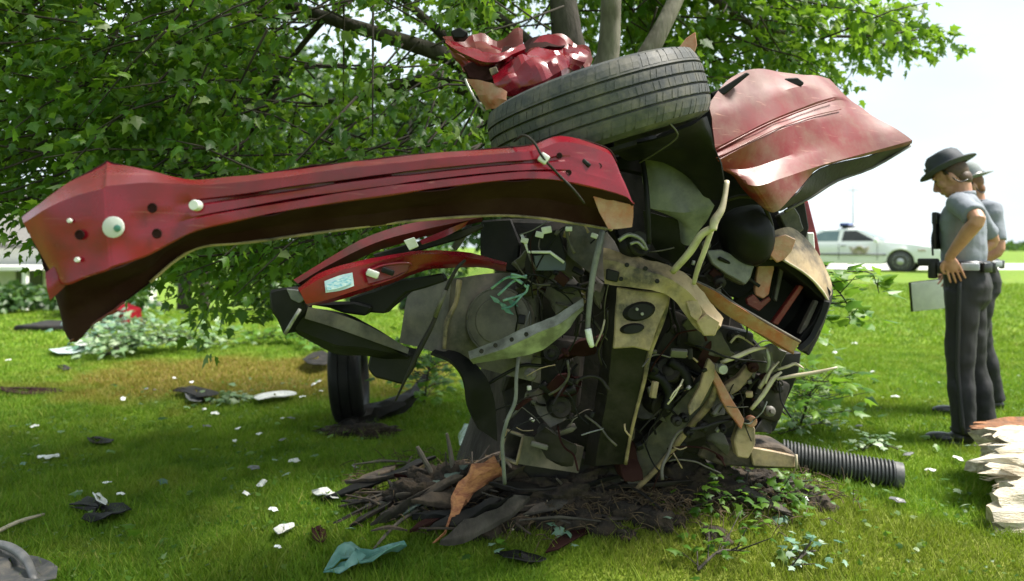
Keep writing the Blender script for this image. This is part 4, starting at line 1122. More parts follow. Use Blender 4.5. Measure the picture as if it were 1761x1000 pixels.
# panel with round drum, shiny crossbar and black arch
sheet('tan_panel', [[P(704, 492, 2.72), P(740, 484, 2.68), P(772, 480, 2.64), P(790, 478, 2.66), P(850, 470, 2.72), P(930, 470, 2.76)],
                    [P(694, 545, 2.70), P(735, 548, 2.66), P(766, 552, 2.60), P(782, 552, 2.63), P(850, 560, 2.70), P(930, 560, 2.76)],
                    [P(686, 590, 2.70), P(730, 600, 2.66), P(762, 612, 2.60), P(778, 618, 2.63), P(850, 640, 2.70), P(930, 660, 2.76)]], M['disc'], wk, thick=0.006, n=4, m=4, crumple=0.01, freq=6)
tube('panel_fold', [P(790, 482, 2.62), P(784, 520, 2.6), P(768, 556, 2.58), P(764, 600, 2.58)], [.012, .009, .010, .007], M['tan'], wk, 7)
drum_c, drum_a = P(858, 552, 2.62), Vector((-0.25, -1, 0.18))
lathe('round_drum', [(0.128, -0.06), (0.128, 0), (0.120, 0.012), (0.09, 0.016), (0.085, 0.024), (0.03, 0.03), (0, 0.03)], M['disc'], wk, 36, drum_c, drum_a)
tube('drum_rim', [drum_c + (frame_of(drum_a)[0] * math.cos(a) + frame_of(drum_a)[1] * math.sin(a)) * 0.126 + drum_a.normalized() * 0.004 for a in np.linspace(0, 2 * math.pi, 25)], 0.005, M['grey_metal'], wk, 6, 2)
xb = sheet('crossbar', [[P(806, 606, 2.44), P(860, 584, 2.42), P(920, 556, 2.40), P(960, 540, 2.40), P(1002, 512, 2.42)], [P(808, 618, 2.41), P(866, 600, 2.38), P(924, 574, 2.37), P(964, 556, 2.37), P(1004, 526, 2.39)], [P(814, 628, 2.45), P(880, 616, 2.43), P(934, 602, 2.42), P(970, 572, 2.41), P(1004, 534, 2.42)]], M['alu'], wk, thick=0.006, n=4, m=3, crumple=0.008, freq=14)
tag(xb, 'bent bare metal crossbar running up to the right')
for (x, y) in ((828, 604), (852, 594), (880, 584), (905, 575)): disc('bolt', x, y, 2.37, 4, 0.01, M['dark'], xb, seg=8)
sheet('black_arch', [[P(748, 600, 2.62), P(790, 608, 2.60), P(830, 640, 2.60), P(850, 690, 2.64), P(856, 760, 2.7)], [P(742, 606, 2.54), P(780, 622, 2.52), P(800, 650, 2.52), P(806, 700, 2.56), P(826, 740, 2.62)]], M['black'], wk, thick=0.01, n=4, m=3, crumple=0.01)
slab('black_pillar', [(826, 380), (880, 376), (896, 420), (892, 470), (850, 462), (826, 440)], 0.1, M['black'], wk, 2.75, 0.008, 0.01, cuts=1)
slab('dark_backing', [(880, 376), (1060, 384), (1130, 440), (1240, 480), (1310, 600), (1290, 720), (1200, 800), (1000, 830), (880, 800), (870, 640), (930, 600), (900, 480)], 0.06, M['dark'], wk, 3.02, 0.01, 0.05, 6.0, cuts=3)  # dark slab added so no bright background shows through the engine parts

# engine block and lumps behind the frame
for (x, y, d, sx, sy, sz, rz_, ry_) in ((1170, 590, 2.92, .26, .18, .22, .2, .5), (960, 640, 2.9, .20, .16, .30, -.2, .1), (1190, 720, 2.96, .30, .16, .14, .1, -.3), (930, 440, 2.72, .14, .12, .16, .3, 0), (1000, 440, 2.8, .2, .14, .2, .1, .2), (1240, 600, 2.95, .20, .16, .2, .3, .2), (1310, 680, 2.98, .16, .14, .18, .2, .3)):
    V1, F1 = box_geo(P(x, y, d), sx, sy, sz, Matrix.Rotation(ry_, 3, 'Y') @ Matrix.Rotation(rz_, 3, 'Z'), 0.02)
    eb = mk('engine_block', V1, F1, M['dark'], wk); add_edge_split(eb, 35)
    for k in range(4):
        c = P(x, y, d) + Vector((RX.uniform(-.4, .4) * sx, -sy * .5, RX.uniform(-.4, .4) * sz))
        lathe('engine_boss', [(.022, 0), (.022, .02), (.014, .024), (.012, .034), (0, .034)], M['dark'], eb, 10, c, (RX.uniform(-.3, .3), -1, RX.uniform(-.3, .3)))
for (x, y, d, r, ax) in ((1088, 424, 2.50, .048, (.5, -1, .3)), (1150, 640, 2.78, .05, (-.3, -1, .4)), (960, 700, 2.8, .045, (.2, -1, .2)), (1130, 690, 2.84, .06, (.5, -1, -.2)), (945, 610, 2.68, .034, (.1, -1, .3))):
    lathe('pulley', [(r * .3, .05), (r * .5, .045), (r * .9, .05), (r, .04), (r * .85, .025), (r, .01), (r, -.02), (0, -.03)], M['dark'], wk, 22, P(x, y, d), ax)
tube('pulley_ring', [P(1064, 414, 2.44), P(1082, 404, 2.43), P(1102, 412, 2.43), P(1112, 430, 2.44)], .008, M['alu'], wk, 7)
tube('pulley_ring', [P(1084, 420, 2.42), P(1096, 417, 2.42), P(1108, 428, 2.42)], .006, M['alu'], wk, 7)
slab('control_box', [(906, 398), (962, 396), (974, 440), (970, 466), (922, 466), (904, 430)], 0.06, M['black'], wk, 2.56, 0.006)
slab('control_lid', [(918, 440), (952, 436), (974, 452), (972, 466), (922, 466)], 0.01, mat('bluish_dark_plastic', (0.05, 0.07, 0.09), (0.03, 0.04, 0.05), 6, 0.35), wk, 2.545, 0.002)
tube('white_bracket', [P(897, 404, 2.54), P(904, 420, 2.53), P(908, 434, 2.53), P(946, 434, 2.52), P(970, 452, 2.52)], .006, M['white'], wk, 6, 1)
tube('white_bracket', [P(904, 420, 2.53), P(912, 446, 2.53), P(922, 464, 2.53)], .005, M['disc'], wk, 6, 1)
tube('white_bracket', [P(974, 388, 2.54), P(976, 408, 2.54), P(982, 424, 2.54), P(988, 436, 2.54)], .007, M['disc'], wk, 6, 2)
for (x, y, s) in ((902, 414, .02), (940, 396, .026), (928, 404, .022), (1022, 406, .018), (978, 394, .018)):
    V1, F1 = box_geo(P(x, y, 2.53), s * 1.4, s, s, Matrix.Rotation(RX.uniform(-.6, .6), 3, 'Y'), .003); mk('connector', V1, F1, M['white'], wk)
tube('grey_hose', [P(1036, 398, 2.42), P(1030, 424, 2.40), P(1020, 470, 2.40), P(1014, 520, 2.40), P(1011, 560, 2.41), P(1012, 580, 2.42)], [.010, .012, .011, .010, .009, .010], M['greyplas'], wk, 9)
tube('hose_end', [P(1011, 566, 2.40), P(1014, 582, 2.40), P(1018, 596, 2.41)], [.012, .012, .009], M['white'], wk, 8, 3)
tube('grey_hose', [P(892, 612, 2.5), P(888, 650, 2.48), P(886, 690, 2.48), P(872, 724, 2.48), P(864, 760, 2.5), P(866, 800, 2.52), P(868, 832, 2.55)], .0075, M['greyplas'], wk, 8)
tube('grey_hose', [P(1116, 420, 2.36), P(1114, 360, 2.34), P(1110, 310, 2.36), P(1104, 270, 2.4)], .009, M['black'], wk, 8)
tube('beige_pipe', [P(1250, 312, 2.28), P(1246, 340, 2.26), P(1240, 362, 2.25), P(1229, 380, 2.25), P(1226, 396, 2.25)], [.009, .009, .012, .015, .012], M['beige'], wk, 9)
tube('beige_pipe', [P(1226, 392, 2.26), P(1206, 404, 2.28), P(1186, 434, 2.32), P(1156, 468, 2.38)], [.012, .013, .013, .012], M['beige'], wk, 9)
tube('beige_pipe', [P(1224, 394, 2.27), P(1212, 430, 2.30), P(1200, 462, 2.34), P(1193, 488, 2.38)], [.009, .009, .009, .008], M['beige'], wk, 9)
tube('cable', [P(1150, 210, 2.06), P(1165, 235, 2.1), P(1130, 262, 2.2), P(1100, 280, 2.32)], .003, M['grey_metal'], wk, 5)
for k in range(6):
    p0 = P(905 + RX.uniform(-8, 8), 500 + RX.uniform(-30, 10), 2.5)
    tube('green_wire', [p0, p0 + Vector((RX.uniform(-.06, .0), RX.uniform(-.03, .03), RX.uniform(-.05, .03))), p0 + Vector((RX.uniform(-.12, -.03), RX.uniform(-.04, .02), RX.uniform(-.09, .0)))], .005, M['green'], wk, 5, 4)
for (x, y) in ((842, 508), (856, 518), (870, 512), (862, 526)):
    slab('glass_shard', [(x, y), (x + 14, y + 6), (x + 22, y + 16), (x + 8, y + 12)], 0.006, M['green'], wk, 2.52, 0.001)

# cables, hoses and small fittings of the engine bay
RX.seed(41)
reg = [(890, 1040, 470, 640, 2.46, 2.8), (900, 1030, 640, 780, 2.56, 2.9), (1100, 1240, 570, 720, 2.62, 2.9), (1060, 1250, 700, 800, 2.7, 2.95), (900, 1030, 390, 500, 2.5, 2.75), (1230, 1340, 600, 740, 2.7, 2.95), (1120, 1240, 420, 520, 2.56, 2.8)]
mset = ['black', 'black', 'black', 'dark', 'dark', 'dark', 'inner', 'grey_metal', 'black', 'disc']
for k in range(100):
    x0, x1, y0, y1, d0, d1 = reg[k % len(reg)]
    d = RX.uniform(d0, d1)
    p = P(RX.uniform(x0, x1), RX.uniform(y0, y1), d)
    dirv = Vector((RX.uniform(-1, 1), RX.uniform(-.25, .25), RX.uniform(-1, 1))).normalized()
    pts = [p]
    for q in range(RX.randint(3, 5)):
        dirv = (dirv + Vector((RX.uniform(-.5, .5), RX.uniform(-.2, .2), RX.uniform(-.6, .35)))).normalized()
        pts.append(pts[-1] + dirv * RX.uniform(.03, .075))
    r = RX.choice([.002, .0025, .003, .0035, .004, .005, .007, .011])
    tube('hose' if r > .006 else 'cable', pts, r, M[RX.choice(mset)], wk, 7, 4)
for k in range(62):
    x0, x1, y0, y1, d0, d1 = reg[k % len(reg)]
    d = RX.uniform(d0 - .03, d1 - .1)
    p = P(RX.uniform(x0, x1), RX.uniform(y0, y1), d)
    rot = Matrix.Rotation(RX.uniform(0, 6), 3, 'Y') @ Matrix.Rotation(RX.uniform(-.6, .6), 3, 'X')
    kind = RX.random()
    if kind < .4:
        V1, F1 = box_geo(p, RX.uniform(.02, .07), RX.uniform(.01, .03), RX.uniform(.012, .035), rot, .003)
        mk('bracket', V1, F1, M[RX.choice(['dark', 'grey_metal', 'disc', 'inner', 'tan', 'black'])], wk)
    elif kind < .62:
        V1, F1 = box_geo(p, RX.uniform(.012, .024), .014, RX.uniform(.01, .018), rot, .003)
        mk('connector', V1, F1, M[RX.choice(['white', 'alu', 'greyplas', 'disc', 'dark'])], wk)
    else:
        r = RX.uniform(.008, .024)
        lathe('fitting', [(r, -.02), (r, .01), (r * .8, .014), (r * .45, .016), (r * .4, .03), (0, .03)], M[RX.choice(['dark', 'dark', 'grey_metal', 'black', 'inner'])], wk, 12, p, tuple(rot @ Vector((0, -1, 0))))
# torn plates and castings wedged between the frame members
for k in range(46):
    x0, x1, y0, y1, d0, d1 = reg[k % len(reg)]
    d = RX.uniform(d0 + .09, d1 + .02)
    c = P(RX.uniform(x0, x1), RX.uniform(y0, y1), d)
    a0 = RX.uniform(0, 6.28); nn = RX.randint(4, 6); rr = RX.uniform(.04, .12); el = RX.uniform(.35, .8)
    ca, sa = math.cos(RX.uniform(0, 3)), math.sin(RX.uniform(0, 3))
    tl_, fo = RX.uniform(-.6, .6), RX.uniform(-.5, .5)
    pl = []
    for q in range(nn):
        an = a0 + 2 * math.pi * q / nn
        u1, v1 = rr * math.cos(an) * RX.uniform(.7, 1.2), rr * el * math.sin(an) * RX.uniform(.7, 1.2)
        xx, zz = u1 * ca - v1 * sa, u1 * sa + v1 * ca
        pl.append(c + Vector((xx, tl_ * xx + fo * zz, zz)))
    slab_w('torn_plate', pl, RX.choice([.006, .01, .03, .05]), M[RX.choice(['grey_metal', 'grey_metal', 'grey_metal', 'disc', 'dark', 'dark', 'inner', 'tan', 'disc'])], wk, .003, .020, 18, 2)
for k in range(20):
    x0, x1, y0, y1, d0, d1 = reg[k % len(reg)]
    d = RX.uniform(d0 - .06, d0 + .06)
    c = P(RX.uniform(x0, x1), RX.uniform(y0, y1), d)
    dv = Vector((RX.uniform(-1, 1), RX.uniform(-.2, .2), RX.uniform(-.6, 1))).normalized() * RX.uniform(.02, .06)
    tube('bare_rod', [c - dv, c + Vector((RX.uniform(-.01, .01), 0, RX.uniform(-.01, .01))), c + dv], RX.choice([.002, .003, .004]), M[RX.choice(['alu', 'disc', 'beige', 'greyplas', 'tan'])], wk, 5, 2)
# corrugated intake hoses
for pts, r in (([(1110, 640), (1136, 652), (1150, 676), (1146, 704)], .026), ([(1150, 620), (1176, 640), (1186, 668)], .024), ([(930, 660), (958, 676), (990, 668)], .022)):
    ctrl = cr_line([P(x, y, 2.74) for x, y in pts], 7)
    rad = [r * (1.0 if k % 2 else .82) for k in range(len(ctrl))]
    tube('ribbed_hose', ctrl, rad, M['black'], wk, 12, 1)

# splayed pale strips on the right
for pts, r in (([(1292, 704, 2.72), (1312, 680, 2.7), (1330, 652, 2.7), (1344, 640, 2.7)], .010), ([(1336, 652, 2.68), (1370, 646, 2.66), (1408, 640, 2.64), (1440, 632, 2.62)], .008),
               ([(1338, 636, 2.72), (1356, 630, 2.7), (1368, 626, 2.7), (1382, 634, 2.68)], .007), ([(1306, 668, 2.74), (1318, 650, 2.72), (1332, 626, 2.72)], .009), ([(1316, 660, 2.7), (1324, 640, 2.7), (1340, 622, 2.7)], .006),
               ([(1240, 624, 2.66), (1266, 614, 2.64), (1294, 602, 2.66), (1318, 598, 2.7)], .010), ([(1256, 590, 2.7), (1270, 578, 2.7), (1296, 594, 2.72)], .006)):
    tube('bare_strip', [P(*q) for q in pts], [r * .8] + [r] * (len(pts) - 2) + [r * .5], M['beige'], wk, 6, 3)
tube('bent_bar', [P(1318, 598, 2.7), P(1322, 622, 2.7), P(1318, 640, 2.72)], .008, M['alu'], wk, 6, 3)
disc('bolt', 1240, 634, 2.64, 9, .03, M['alu'], wk, seg=12)
slab('dark_web', [(1296, 640), (1336, 612), (1380, 606), (1376, 640), (1352, 690), (1330, 742), (1300, 740), (1288, 700)], 0.06, M['black'], wk, 2.95, 0.006, 0.012, cuts=1)

# crumpled red sheet caught among the limbs above the tyre
sheet('crumpled_panel', [[P(768, 64, 2.62), P(800, 78, 2.56), P(836, 92, 2.52), P(868, 88, 2.52), P(900, 74, 2.6)], [P(766, 74, 2.55), P(796, 92, 2.5), P(832, 106, 2.48), P(866, 100, 2.5), P(904, 84, 2.56)], [P(776, 88, 2.58), P(804, 104, 2.54), P(838, 114, 2.54), P(870, 108, 2.56), P(905, 95, 2.6)]], M['red'], wk, thick=0.004, n=5, m=4, crumple=0.012, freq=13, ridge=.03, split=18)
sheet('crumpled_panel', [[P(800, 62, 2.8), P(830, 72, 2.75), P(862, 84, 2.72)], [P(802, 76, 2.76), P(832, 88, 2.72), P(866, 96, 2.7)]], M['red'], wk, thick=0.004, n=4, m=3, crumple=0.008)
sheet('crumpled_panel', [[P(846, 128, 2.5), P(880, 104, 2.6), P(920, 80, 2.66), P(960, 76, 2.66), P(1012, 96, 2.62)], [P(850, 145, 2.42), P(886, 128, 2.44), P(925, 108, 2.48), P(965, 96, 2.52), P(1006, 108, 2.56)], [P(868, 160, 2.44), P(900, 152, 2.42), P(940, 134, 2.46), P(976, 116, 2.5), P(1000, 118, 2.54)], [P(870, 172, 2.5), P(905, 164, 2.5), P(945, 148, 2.52), P(980, 130, 2.54), P(1000, 126, 2.56)]], M['red'], wk, thick=0.004, n=6, m=5, crumple=0.022, freq=10, ridge=.07, split=18)
sheet('crumpled_panel', [[P(868, 84, 2.7), P(900, 72, 2.7), P(940, 66, 2.7), P(985, 72, 2.7)], [P(846, 118, 2.56), P(880, 100, 2.6), P(922, 84, 2.6), P(965, 84, 2.6)]], M['inner'], wk, thick=0.004, n=4, m=3, crumple=0.03, freq=8, ridge=.04, split=18)
sheet('pleated_panel', [[P(802, 136, 2.5), P(826, 138, 2.46), P(850, 146, 2.44), P(872, 160, 2.42)], [P(818, 164, 2.48), P(836, 164, 2.44), P(852, 168, 2.42), P(870, 172, 2.4)], [P(836, 190, 2.5), P(846, 188, 2.46), P(858, 186, 2.43), P(868, 184, 2.42)]], M['rust'], wk, thick=0.004, n=5, m=4, crumple=0.006, freq=14, ridge=.03, split=18)
tube('torn_edge', [P(800, 136, 2.48), P(806, 150, 2.47), P(818, 172, 2.46), P(834, 192, 2.47)], .005, M['alu'], wk, 6)
slab('dark_bracket', [(796, 118), (826, 108), (850, 112), (870, 118), (852, 138), (830, 142), (804, 138)], 0.08, M['inner'], wk, 2.58, 0.006, 0.02, cuts=2)
slab('dark_bracket', [(774, 54), (790, 46), (806, 56), (798, 66), (780, 66)], 0.05, M['black'], wk, 2.62, 0.005, 0.006, cuts=1)
slab('torn_tab', [(840, 118), (852, 114), (856, 124), (844, 130)], 0.01, M['tan'], wk, 2.46, 0.002, 0.004, cuts=1)

sheet('crumpled_panel', [[P(760, 60, 2.72), P(792, 66, 2.70), P(826, 58, 2.74), P(862, 72, 2.76), P(898, 64, 2.8)], [P(778, 92, 2.66), P(806, 100, 2.62), P(840, 96, 2.64), P(872, 104, 2.66), P(900, 92, 2.7)], [P(800, 128, 2.62), P(822, 126, 2.60), P(850, 124, 2.58), P(876, 130, 2.6), P(905, 118, 2.64)]], M['red_dirty'], wk, thick=0.004, n=5, m=4, crumple=0.02, freq=10, ridge=.07, seed=5, split=18)
sheet('crumpled_panel', [[P(930, 72, 2.74), P(965, 66, 2.76), P(1000, 78, 2.76), P(1022, 98, 2.74)], [P(925, 108, 2.66), P(962, 100, 2.66), P(994, 104, 2.68), P(1018, 116, 2.68)]], M['red_dirty'], wk, thick=0.004, n=5, m=5, crumple=0.02, freq=10, ridge=.06, seed=9, split=18)
# ------------------------------------------------------------------ the two troopers
M['skin'] = mat('skin', (0.46, 0.24, 0.155), (0.40, 0.19, 0.12), 14, 0.5, bump=0.05)
M['shirt'] = mat('grey_blue_shirt', (0.20, 0.22, 0.26), (0.165, 0.18, 0.215), 5, 0.8, bump=0.5, bscale=16, bdist=0.012)
M['trousers'] = mat('charcoal_trousers', (0.012, 0.0115, 0.0135), (0.008, 0.0078, 0.009), 5, 0.75, bump=0.6, bscale=9, bdist=0.02, stretch=(1, 1, .45))
M['felt'] = mat('charcoal_felt', (0.035, 0.04, 0.05), (0.05, 0.055, 0.065), 9, 0.8, bump=0.15, bscale=80)
M['felt_lit'] = mat('charcoal_felt_lit', (0.20, 0.22, 0.22), (0.16, 0.175, 0.18), 9, 0.8, bump=0.15)  # the charcoal felt paled, painting light on the hat brim
M['leather'] = mat('black_leather', (0.012, 0.012, 0.013), (0.02, 0.02, 0.02), 8, 0.3, bump=0.15)
M['belt'] = mat('belt_highlight_grey', (0.34, 0.36, 0.40), (0.24, 0.25, 0.28), 12, 0.35, bump=0.1)  # pale grey that paints the shine on the black belt
M['hair'] = mat('brown_hair', (0.055, 0.03, 0.016), (0.09, 0.05, 0.025), 30, 0.6, bump=0.4, bscale=120)
M['hair_red'] = mat('auburn_hair', (0.22, 0.09, 0.035), (0.14, 0.055, 0.02), 30, 0.6, bump=0.4, bscale=120)
M['stripe'] = mat('black_stripe', (0.012, 0.012, 0.014), (0.018, 0.018, 0.02), 8, 0.6, bump=0)

def ell_geo(c, r, rot=None, seg=16, rings=10):
    bm = bmesh.new()
    bmesh.ops.create_uvsphere(bm, u_segments=seg, v_segments=rings, radius=1.0)
    for v in bm.verts: v.co = Vector((v.co.x * r[0], v.co.y * r[1], v.co.z * r[2]))
    if rot is not None: bm.transform(rot.to_4x4())
    bm.transform(Matrix.Translation(Vector(c)))
    bm.verts.index_update()
    V = [v.co.copy() for v in bm.verts]; Fs = [[v.index for v in f.verts] for f in bm.faces]
    bm.free()
    return V, Fs

def rings_geo(st, seg=20):
    """stacked ellipses: (x, y, z, rx, ry)"""
    V, Fs = [], []
    for (x, y, z, rx, ry) in st:
        for k in range(seg):
            a = 2 * math.pi * k / seg
            V.append(Vector((x + rx * math.cos(a), y + ry * math.sin(a), z)))
    for i in range(len(st) - 1):
        for k in range(seg):
            a, b = i * seg + k, i * seg + (k + 1) % seg
            Fs.append((a, b, b + seg, a + seg))
    Fs.append(tuple(range(seg - 1, -1, -1)))
    Fs.append(tuple(range((len(st) - 1) * seg, len(st) * seg)))
    return V, Fs

def skin_obj(name, geos, T, m, parent, voxel=0.008, smooth=3, fold=0.0):
    V, Fs = merge(*geos)
    o = mk(name, [T @ Vector(v) for v in V], Fs, m, parent, True)
    md = o.modifiers.new('join', 'REMESH'); md.mode = 'VOXEL'; md.voxel_size = voxel; md.use_smooth_shade = True
    sm = o.modifiers.new('soften', 'SMOOTH'); sm.iterations = smooth; sm.factor = 0.5
    if fold:
        tx = bpy.data.textures.get('cloth_folds') or bpy.data.textures.new('cloth_folds', 'CLOUDS')
        tx.noise_scale = 0.13; tx.noise_depth = 1
        dp = o.modifiers.new('folds', 'DISPLACE'); dp.texture = tx; dp.strength = fold; dp.mid_level = 0.5; dp.texture_coords = 'LOCAL'
    return o

def hand_geo(w, d, side, across, curl=0.5, s=1.0):
    """palm, four bent fingers and a thumb; w wrist, d pointing direction, across = from little finger to thumb"""
    d = d.normalized(); across = (across - d * across.dot(d)).normalized()
    nrm = d.cross(across) * side
    palm = w + d * 0.045 * s
    R = Matrix((d, across, d.cross(across))).transposed()
    gs = [ell_geo(palm, (.052 * s, .040 * s, .017 * s), R), ell_geo(w + d * .01, (.03, .028, .022), R)]
    for k, (L, off) in enumerate(((.072, -.036), (.084, -.012), (.088, .012), (.078, .036))):
        b = w + d * .085 * s + across * off * s
        dd = (d + across * off * 2.2).normalized()
        p1 = b + (dd * math.cos(curl * .4) + nrm * math.sin(curl * .4)) * L * .45 * s
        p2 = p1 + (dd * math.cos(curl) + nrm * math.sin(curl)) * L * .32 * s
        p3 = p2 + (dd * math.cos(curl * 1.5) + nrm * math.sin(curl * 1.5)) * L * .25 * s
        gs.append(tube_geo([b - dd * .03, b, p1, p2, p3], [.0085, .0085, .008, .0075, .006], 8, 3))
    tb_ = w + d * .02 * s + across * .03 * s
    gs.append(tube_geo([tb_, tb_ + (across * .7 + d * .7) * .035, tb_ + (across * .5 + d * .9) * .06 + nrm * .008, tb_ + (across * .3 + d) * .08 + nrm * .014], [.013, .012, .010, .007], 8, 3))
    return gs

def trooper(label, pos, rz, hat_m, hair_m, left, right, feet, head_pitch=22, lean=0.0, group='state troopers standing beside the wreck'):
    """local frame: +x forward, +y left. left/right: (elbow, wrist, hand direction, thumb direction)"""
    t = root('person', label, 'person', pos, group)
    T = Matrix.Translation(pos) @ Matrix.Rotation(rz, 4, 'Z')
    hp = math.radians(head_pitch)
    Rh = Matrix.Rotation(hp, 3, 'Y')
    hc = Vector((.055 + lean, 0, 1.705))
    def hd(p): return hc + Rh @ Vector(p)
    shoulders = [Vector((-.015 + lean * .8, s * .195, 1.525)) for s in (1, -1)]
    body = [ell_geo(hd((0, 0, .02)), (.098, .078, .108), Rh), ell_geo(hd((.03, 0, -.06)), (.062, .055, .06), Rh), ell_geo(hd((.062, 0, -.092)), (.026, .026, .02), Rh),
            tube_geo([hd((.086, 0, .03)), hd((.106, 0, -.005)), hd((.117, 0, -.028)), hd((.096, 0, -.04))], [.010, .012, .016, .012], 8, 3),
            ell_geo(hd((.082, .028, .038)), (.022, .024, .010), Rh), ell_geo(hd((.082, -.028, .038)), (.022, .024, .010), Rh),
            ell_geo(hd((.088, 0, -.058)), (.016, .026, .007), Rh), ell_geo(hd((.086, 0, -.071)), (.015, .022, .008), Rh)]
    for s in (1, -1):
        body.append(ell_geo(hd((-.008, s * .080, -.005)), (.022, .012, .034), Rh @ Matrix.Rotation(s * .3, 3, 'Z')))
        body.append(ell_geo(hd((.055, s * .045, -.02)), (.03, .022, .03), Rh))
    body += [tube_geo([hd((-.03, 0, -.03)), Vector((.0 + lean, 0, 1.60)), Vector((-.02 + lean * .8, 0, 1.52))], [.062, .060, .075], 14, 3)]
    body.append(rings_geo([(lean * .3, 0, 1.12, .10, .14), (lean * .5, 0, 1.3, .11, .16), (lean * .7, 0, 1.45, .105, .17), (lean * .8, 0, 1.53, .07, .12)]))
    for s, (el, wr, hdirv, th) in ((0, left), (1, right)):
        sh = shoulders[s]
        el, wr = Vector(el), Vector(wr)
        body.append(tube_geo([sh, sh.lerp(el, .5), el, el.lerp(wr, .3), el.lerp(wr, .7), wr], [.052, .049, .041, .044, .034, .027], 12, 3))
        body += hand_geo(wr, Vector(hdirv), 1 if s == 0 else -1, Vector(th), 0.3)
    for s, (hip, knee, ank, toe) in enumerate(feet):
        body.append(tube_geo([Vector(hip), Vector(knee), Vector(ank)], [.075, .05, .035], 12, 3))
    b = skin_obj('body', body, T, M['skin'], t, 0.005, 2)
    # eyes
    for s in (1, -1):
        V1, F1 = ell_geo(hd((.084, s * .031, .018)), (.011, .013, .008), Rh, 10, 8)
        mk('eye', [T @ v for v in V1], F1, M['leather'], t)
    V1, F1 = merge(ell_geo(hd((-.02, 0, .035)), (.092, .084, .098), Rh), ell_geo(hd((-.055, 0, -.03)), (.05, .066, .055), Rh))
    mk('hair', [T @ v for v in V1], F1, hair_m, t)
    # shirt
    sg = [rings_geo([(lean * .2, 0, 1.13, .118, .165), (lean * .3, 0, 1.20, .125, .172), (.005 + lean * .5, 0, 1.32, .132, .185), (.005 + lean * .7, 0, 1.42, .132, .196), (-.005 + lean * .8, 0, 1.50, .110, .185), (-.012 + lean * .85, 0, 1.555, .080, .125), (-.01 + lean * .9, 0, 1.590, .068, .075)])]
    for s, (el, wr, hdirv, th) in ((0, left), (1, right)):
        sh = shoulders[s]; el = Vector(el)
        sg.append(tube_geo([Vector((lean * .8, (.10, -.10)[s], 1.52)), sh, sh.lerp(el, .4), sh.lerp(el, .82)], [.068, .068, .066, .070], 14, 3))
    skin_obj('shirt', sg, T, M['shirt'], t, 0.010, 3, 0.024)
    V1, F1 = lathe_geo([(.062, -.012), (.070, -.014), (.068, .018), (.060, .02)], 20, Vector((-.008 + lean * .95, 0, 1.588)), (.12, 0, 1))
    mk('collar', [T @ v for v in V1], F1, M['shirt'], t)
    # trousers
    tg = [rings_geo([(0, 0, 1.14, .122, .168), (-.005, 0, 1.08, .128, .175), (-.02, 0, 1.0, .135, .18), (-.02, 0, .92, .125, .175), (-.01, 0, .86, .10, .15)])]
    for (hip, knee, ank, toe) in feet:
        hip, knee, ank = Vector(hip), Vector(knee), Vector(ank)
        tg.append(tube_geo([hip + Vector((0, 0, .05)), hip.lerp(knee, .35), knee, knee.lerp(ank, .35), knee.lerp(ank, .8), ank + Vector((.0, 0, -.01))], [.098, .094, .078, .076, .068, .072], 16, 4))
    skin_obj('trousers', tg, T, M['trousers'], t, 0.010, 3, 0.026)
    for s, (hip, knee, ank, toe) in enumerate(feet):
        hip, knee, ank = Vector(hip), Vector(knee), Vector(ank)
        o = Vector((0, (1, -1)[s], 0))
        V1, F1 = tube_geo([hip + o * .094 + Vector((0, 0, .12)), hip.lerp(knee, .35) + o * .094, knee + o * .077, knee.lerp(ank, .5) + o * .07, ank + o * .068], .014, 6, 4)
        mk('trouser_stripe', [T @ v for v in V1], F1, M['stripe'], t)
        tv_ = Vector(toe) - ank; tv_.z = 0; tv_.normalize()
        g = [ell_geo(Vector((ank.x, ank.y, .05)) + tv_ * .02, (.075, .043, .05), Matrix.Rotation(math.atan2(tv_.y, tv_.x), 3, 'Z')),
             ell_geo(Vector((ank.x, ank.y, .036)) + tv_ * .12, (.10, .046, .036), Matrix.Rotation(math.atan2(tv_.y, tv_.x), 3, 'Z')),
             ell_geo(Vector((ank.x, ank.y, .012)) + tv_ * .07, (.145, .048, .013), Matrix.Rotation(math.atan2(tv_.y, tv_.x), 3, 'Z'))]
        skin_obj('shoe', g, T, M['leather'], t, 0.007, 2)
    # belt and what hangs on it
    V1, F1 = rings_geo([(0, 0, 1.115, .136, .184), (0, 0, 1.165, .136, .184)], 28)
    belt = mk('belt', [T @ v for v in V1], F1, M['leather'], t)
    for a0, sx, sy, sz, m in ((35, .035, .06, .075, 'leather'), (70, .03, .05, .06, 'leather'), (-60, .05, .07, .16, 'leather'), (8, .03, .06, .045, 'leather'), (150, .03, .07, .06, 'leather'), (205, .03, .06, .07, 'leather'), (112, .012, .10, .046, 'belt')):
        a = math.radians(a0)
        c = Vector((math.cos(a) * .148, math.sin(a) * .196, 1.13 - (sz - .05) * .4))
        V1, F1 = box_geo(c, sx, sy, sz, Matrix.Rotation(a, 3, 'Z'), .006)
        mk('belt_highlight' if m == 'belt' else 'pouch', [T @ v for v in V1], F1, M[m], belt)  # the pale plate is a painted highlight on the belt
    # campaign hat
    Rb = Matrix.Rotation(hp * 1.05, 3, 'Y')
    prof = [(.166, .006), (.162, .014), (.135, .005), (.104, .006), (.102, .02), (.098, .06), (.090, .095), (.070, .118), (.035, .124), (0, .118)]
    seg = 32
    V1, F1 = [], []
    for (r, h) in prof:
        for k in range(seg):
            a = 2 * math.pi * k / seg
            ex = 1.14 if r < .12 else 1.06
            pinch = 1.0
            if .05 < h and r < .099: pinch = 1 - .13 * (math.cos(2 * a + .8) ** 4) * (h / .12)
            V1.append(Vector((r * ex * math.cos(a) * pinch, r * math.sin(a) * pinch, h + (.012 * abs(math.sin(a)) ** 3 if r > .15 else 0))))
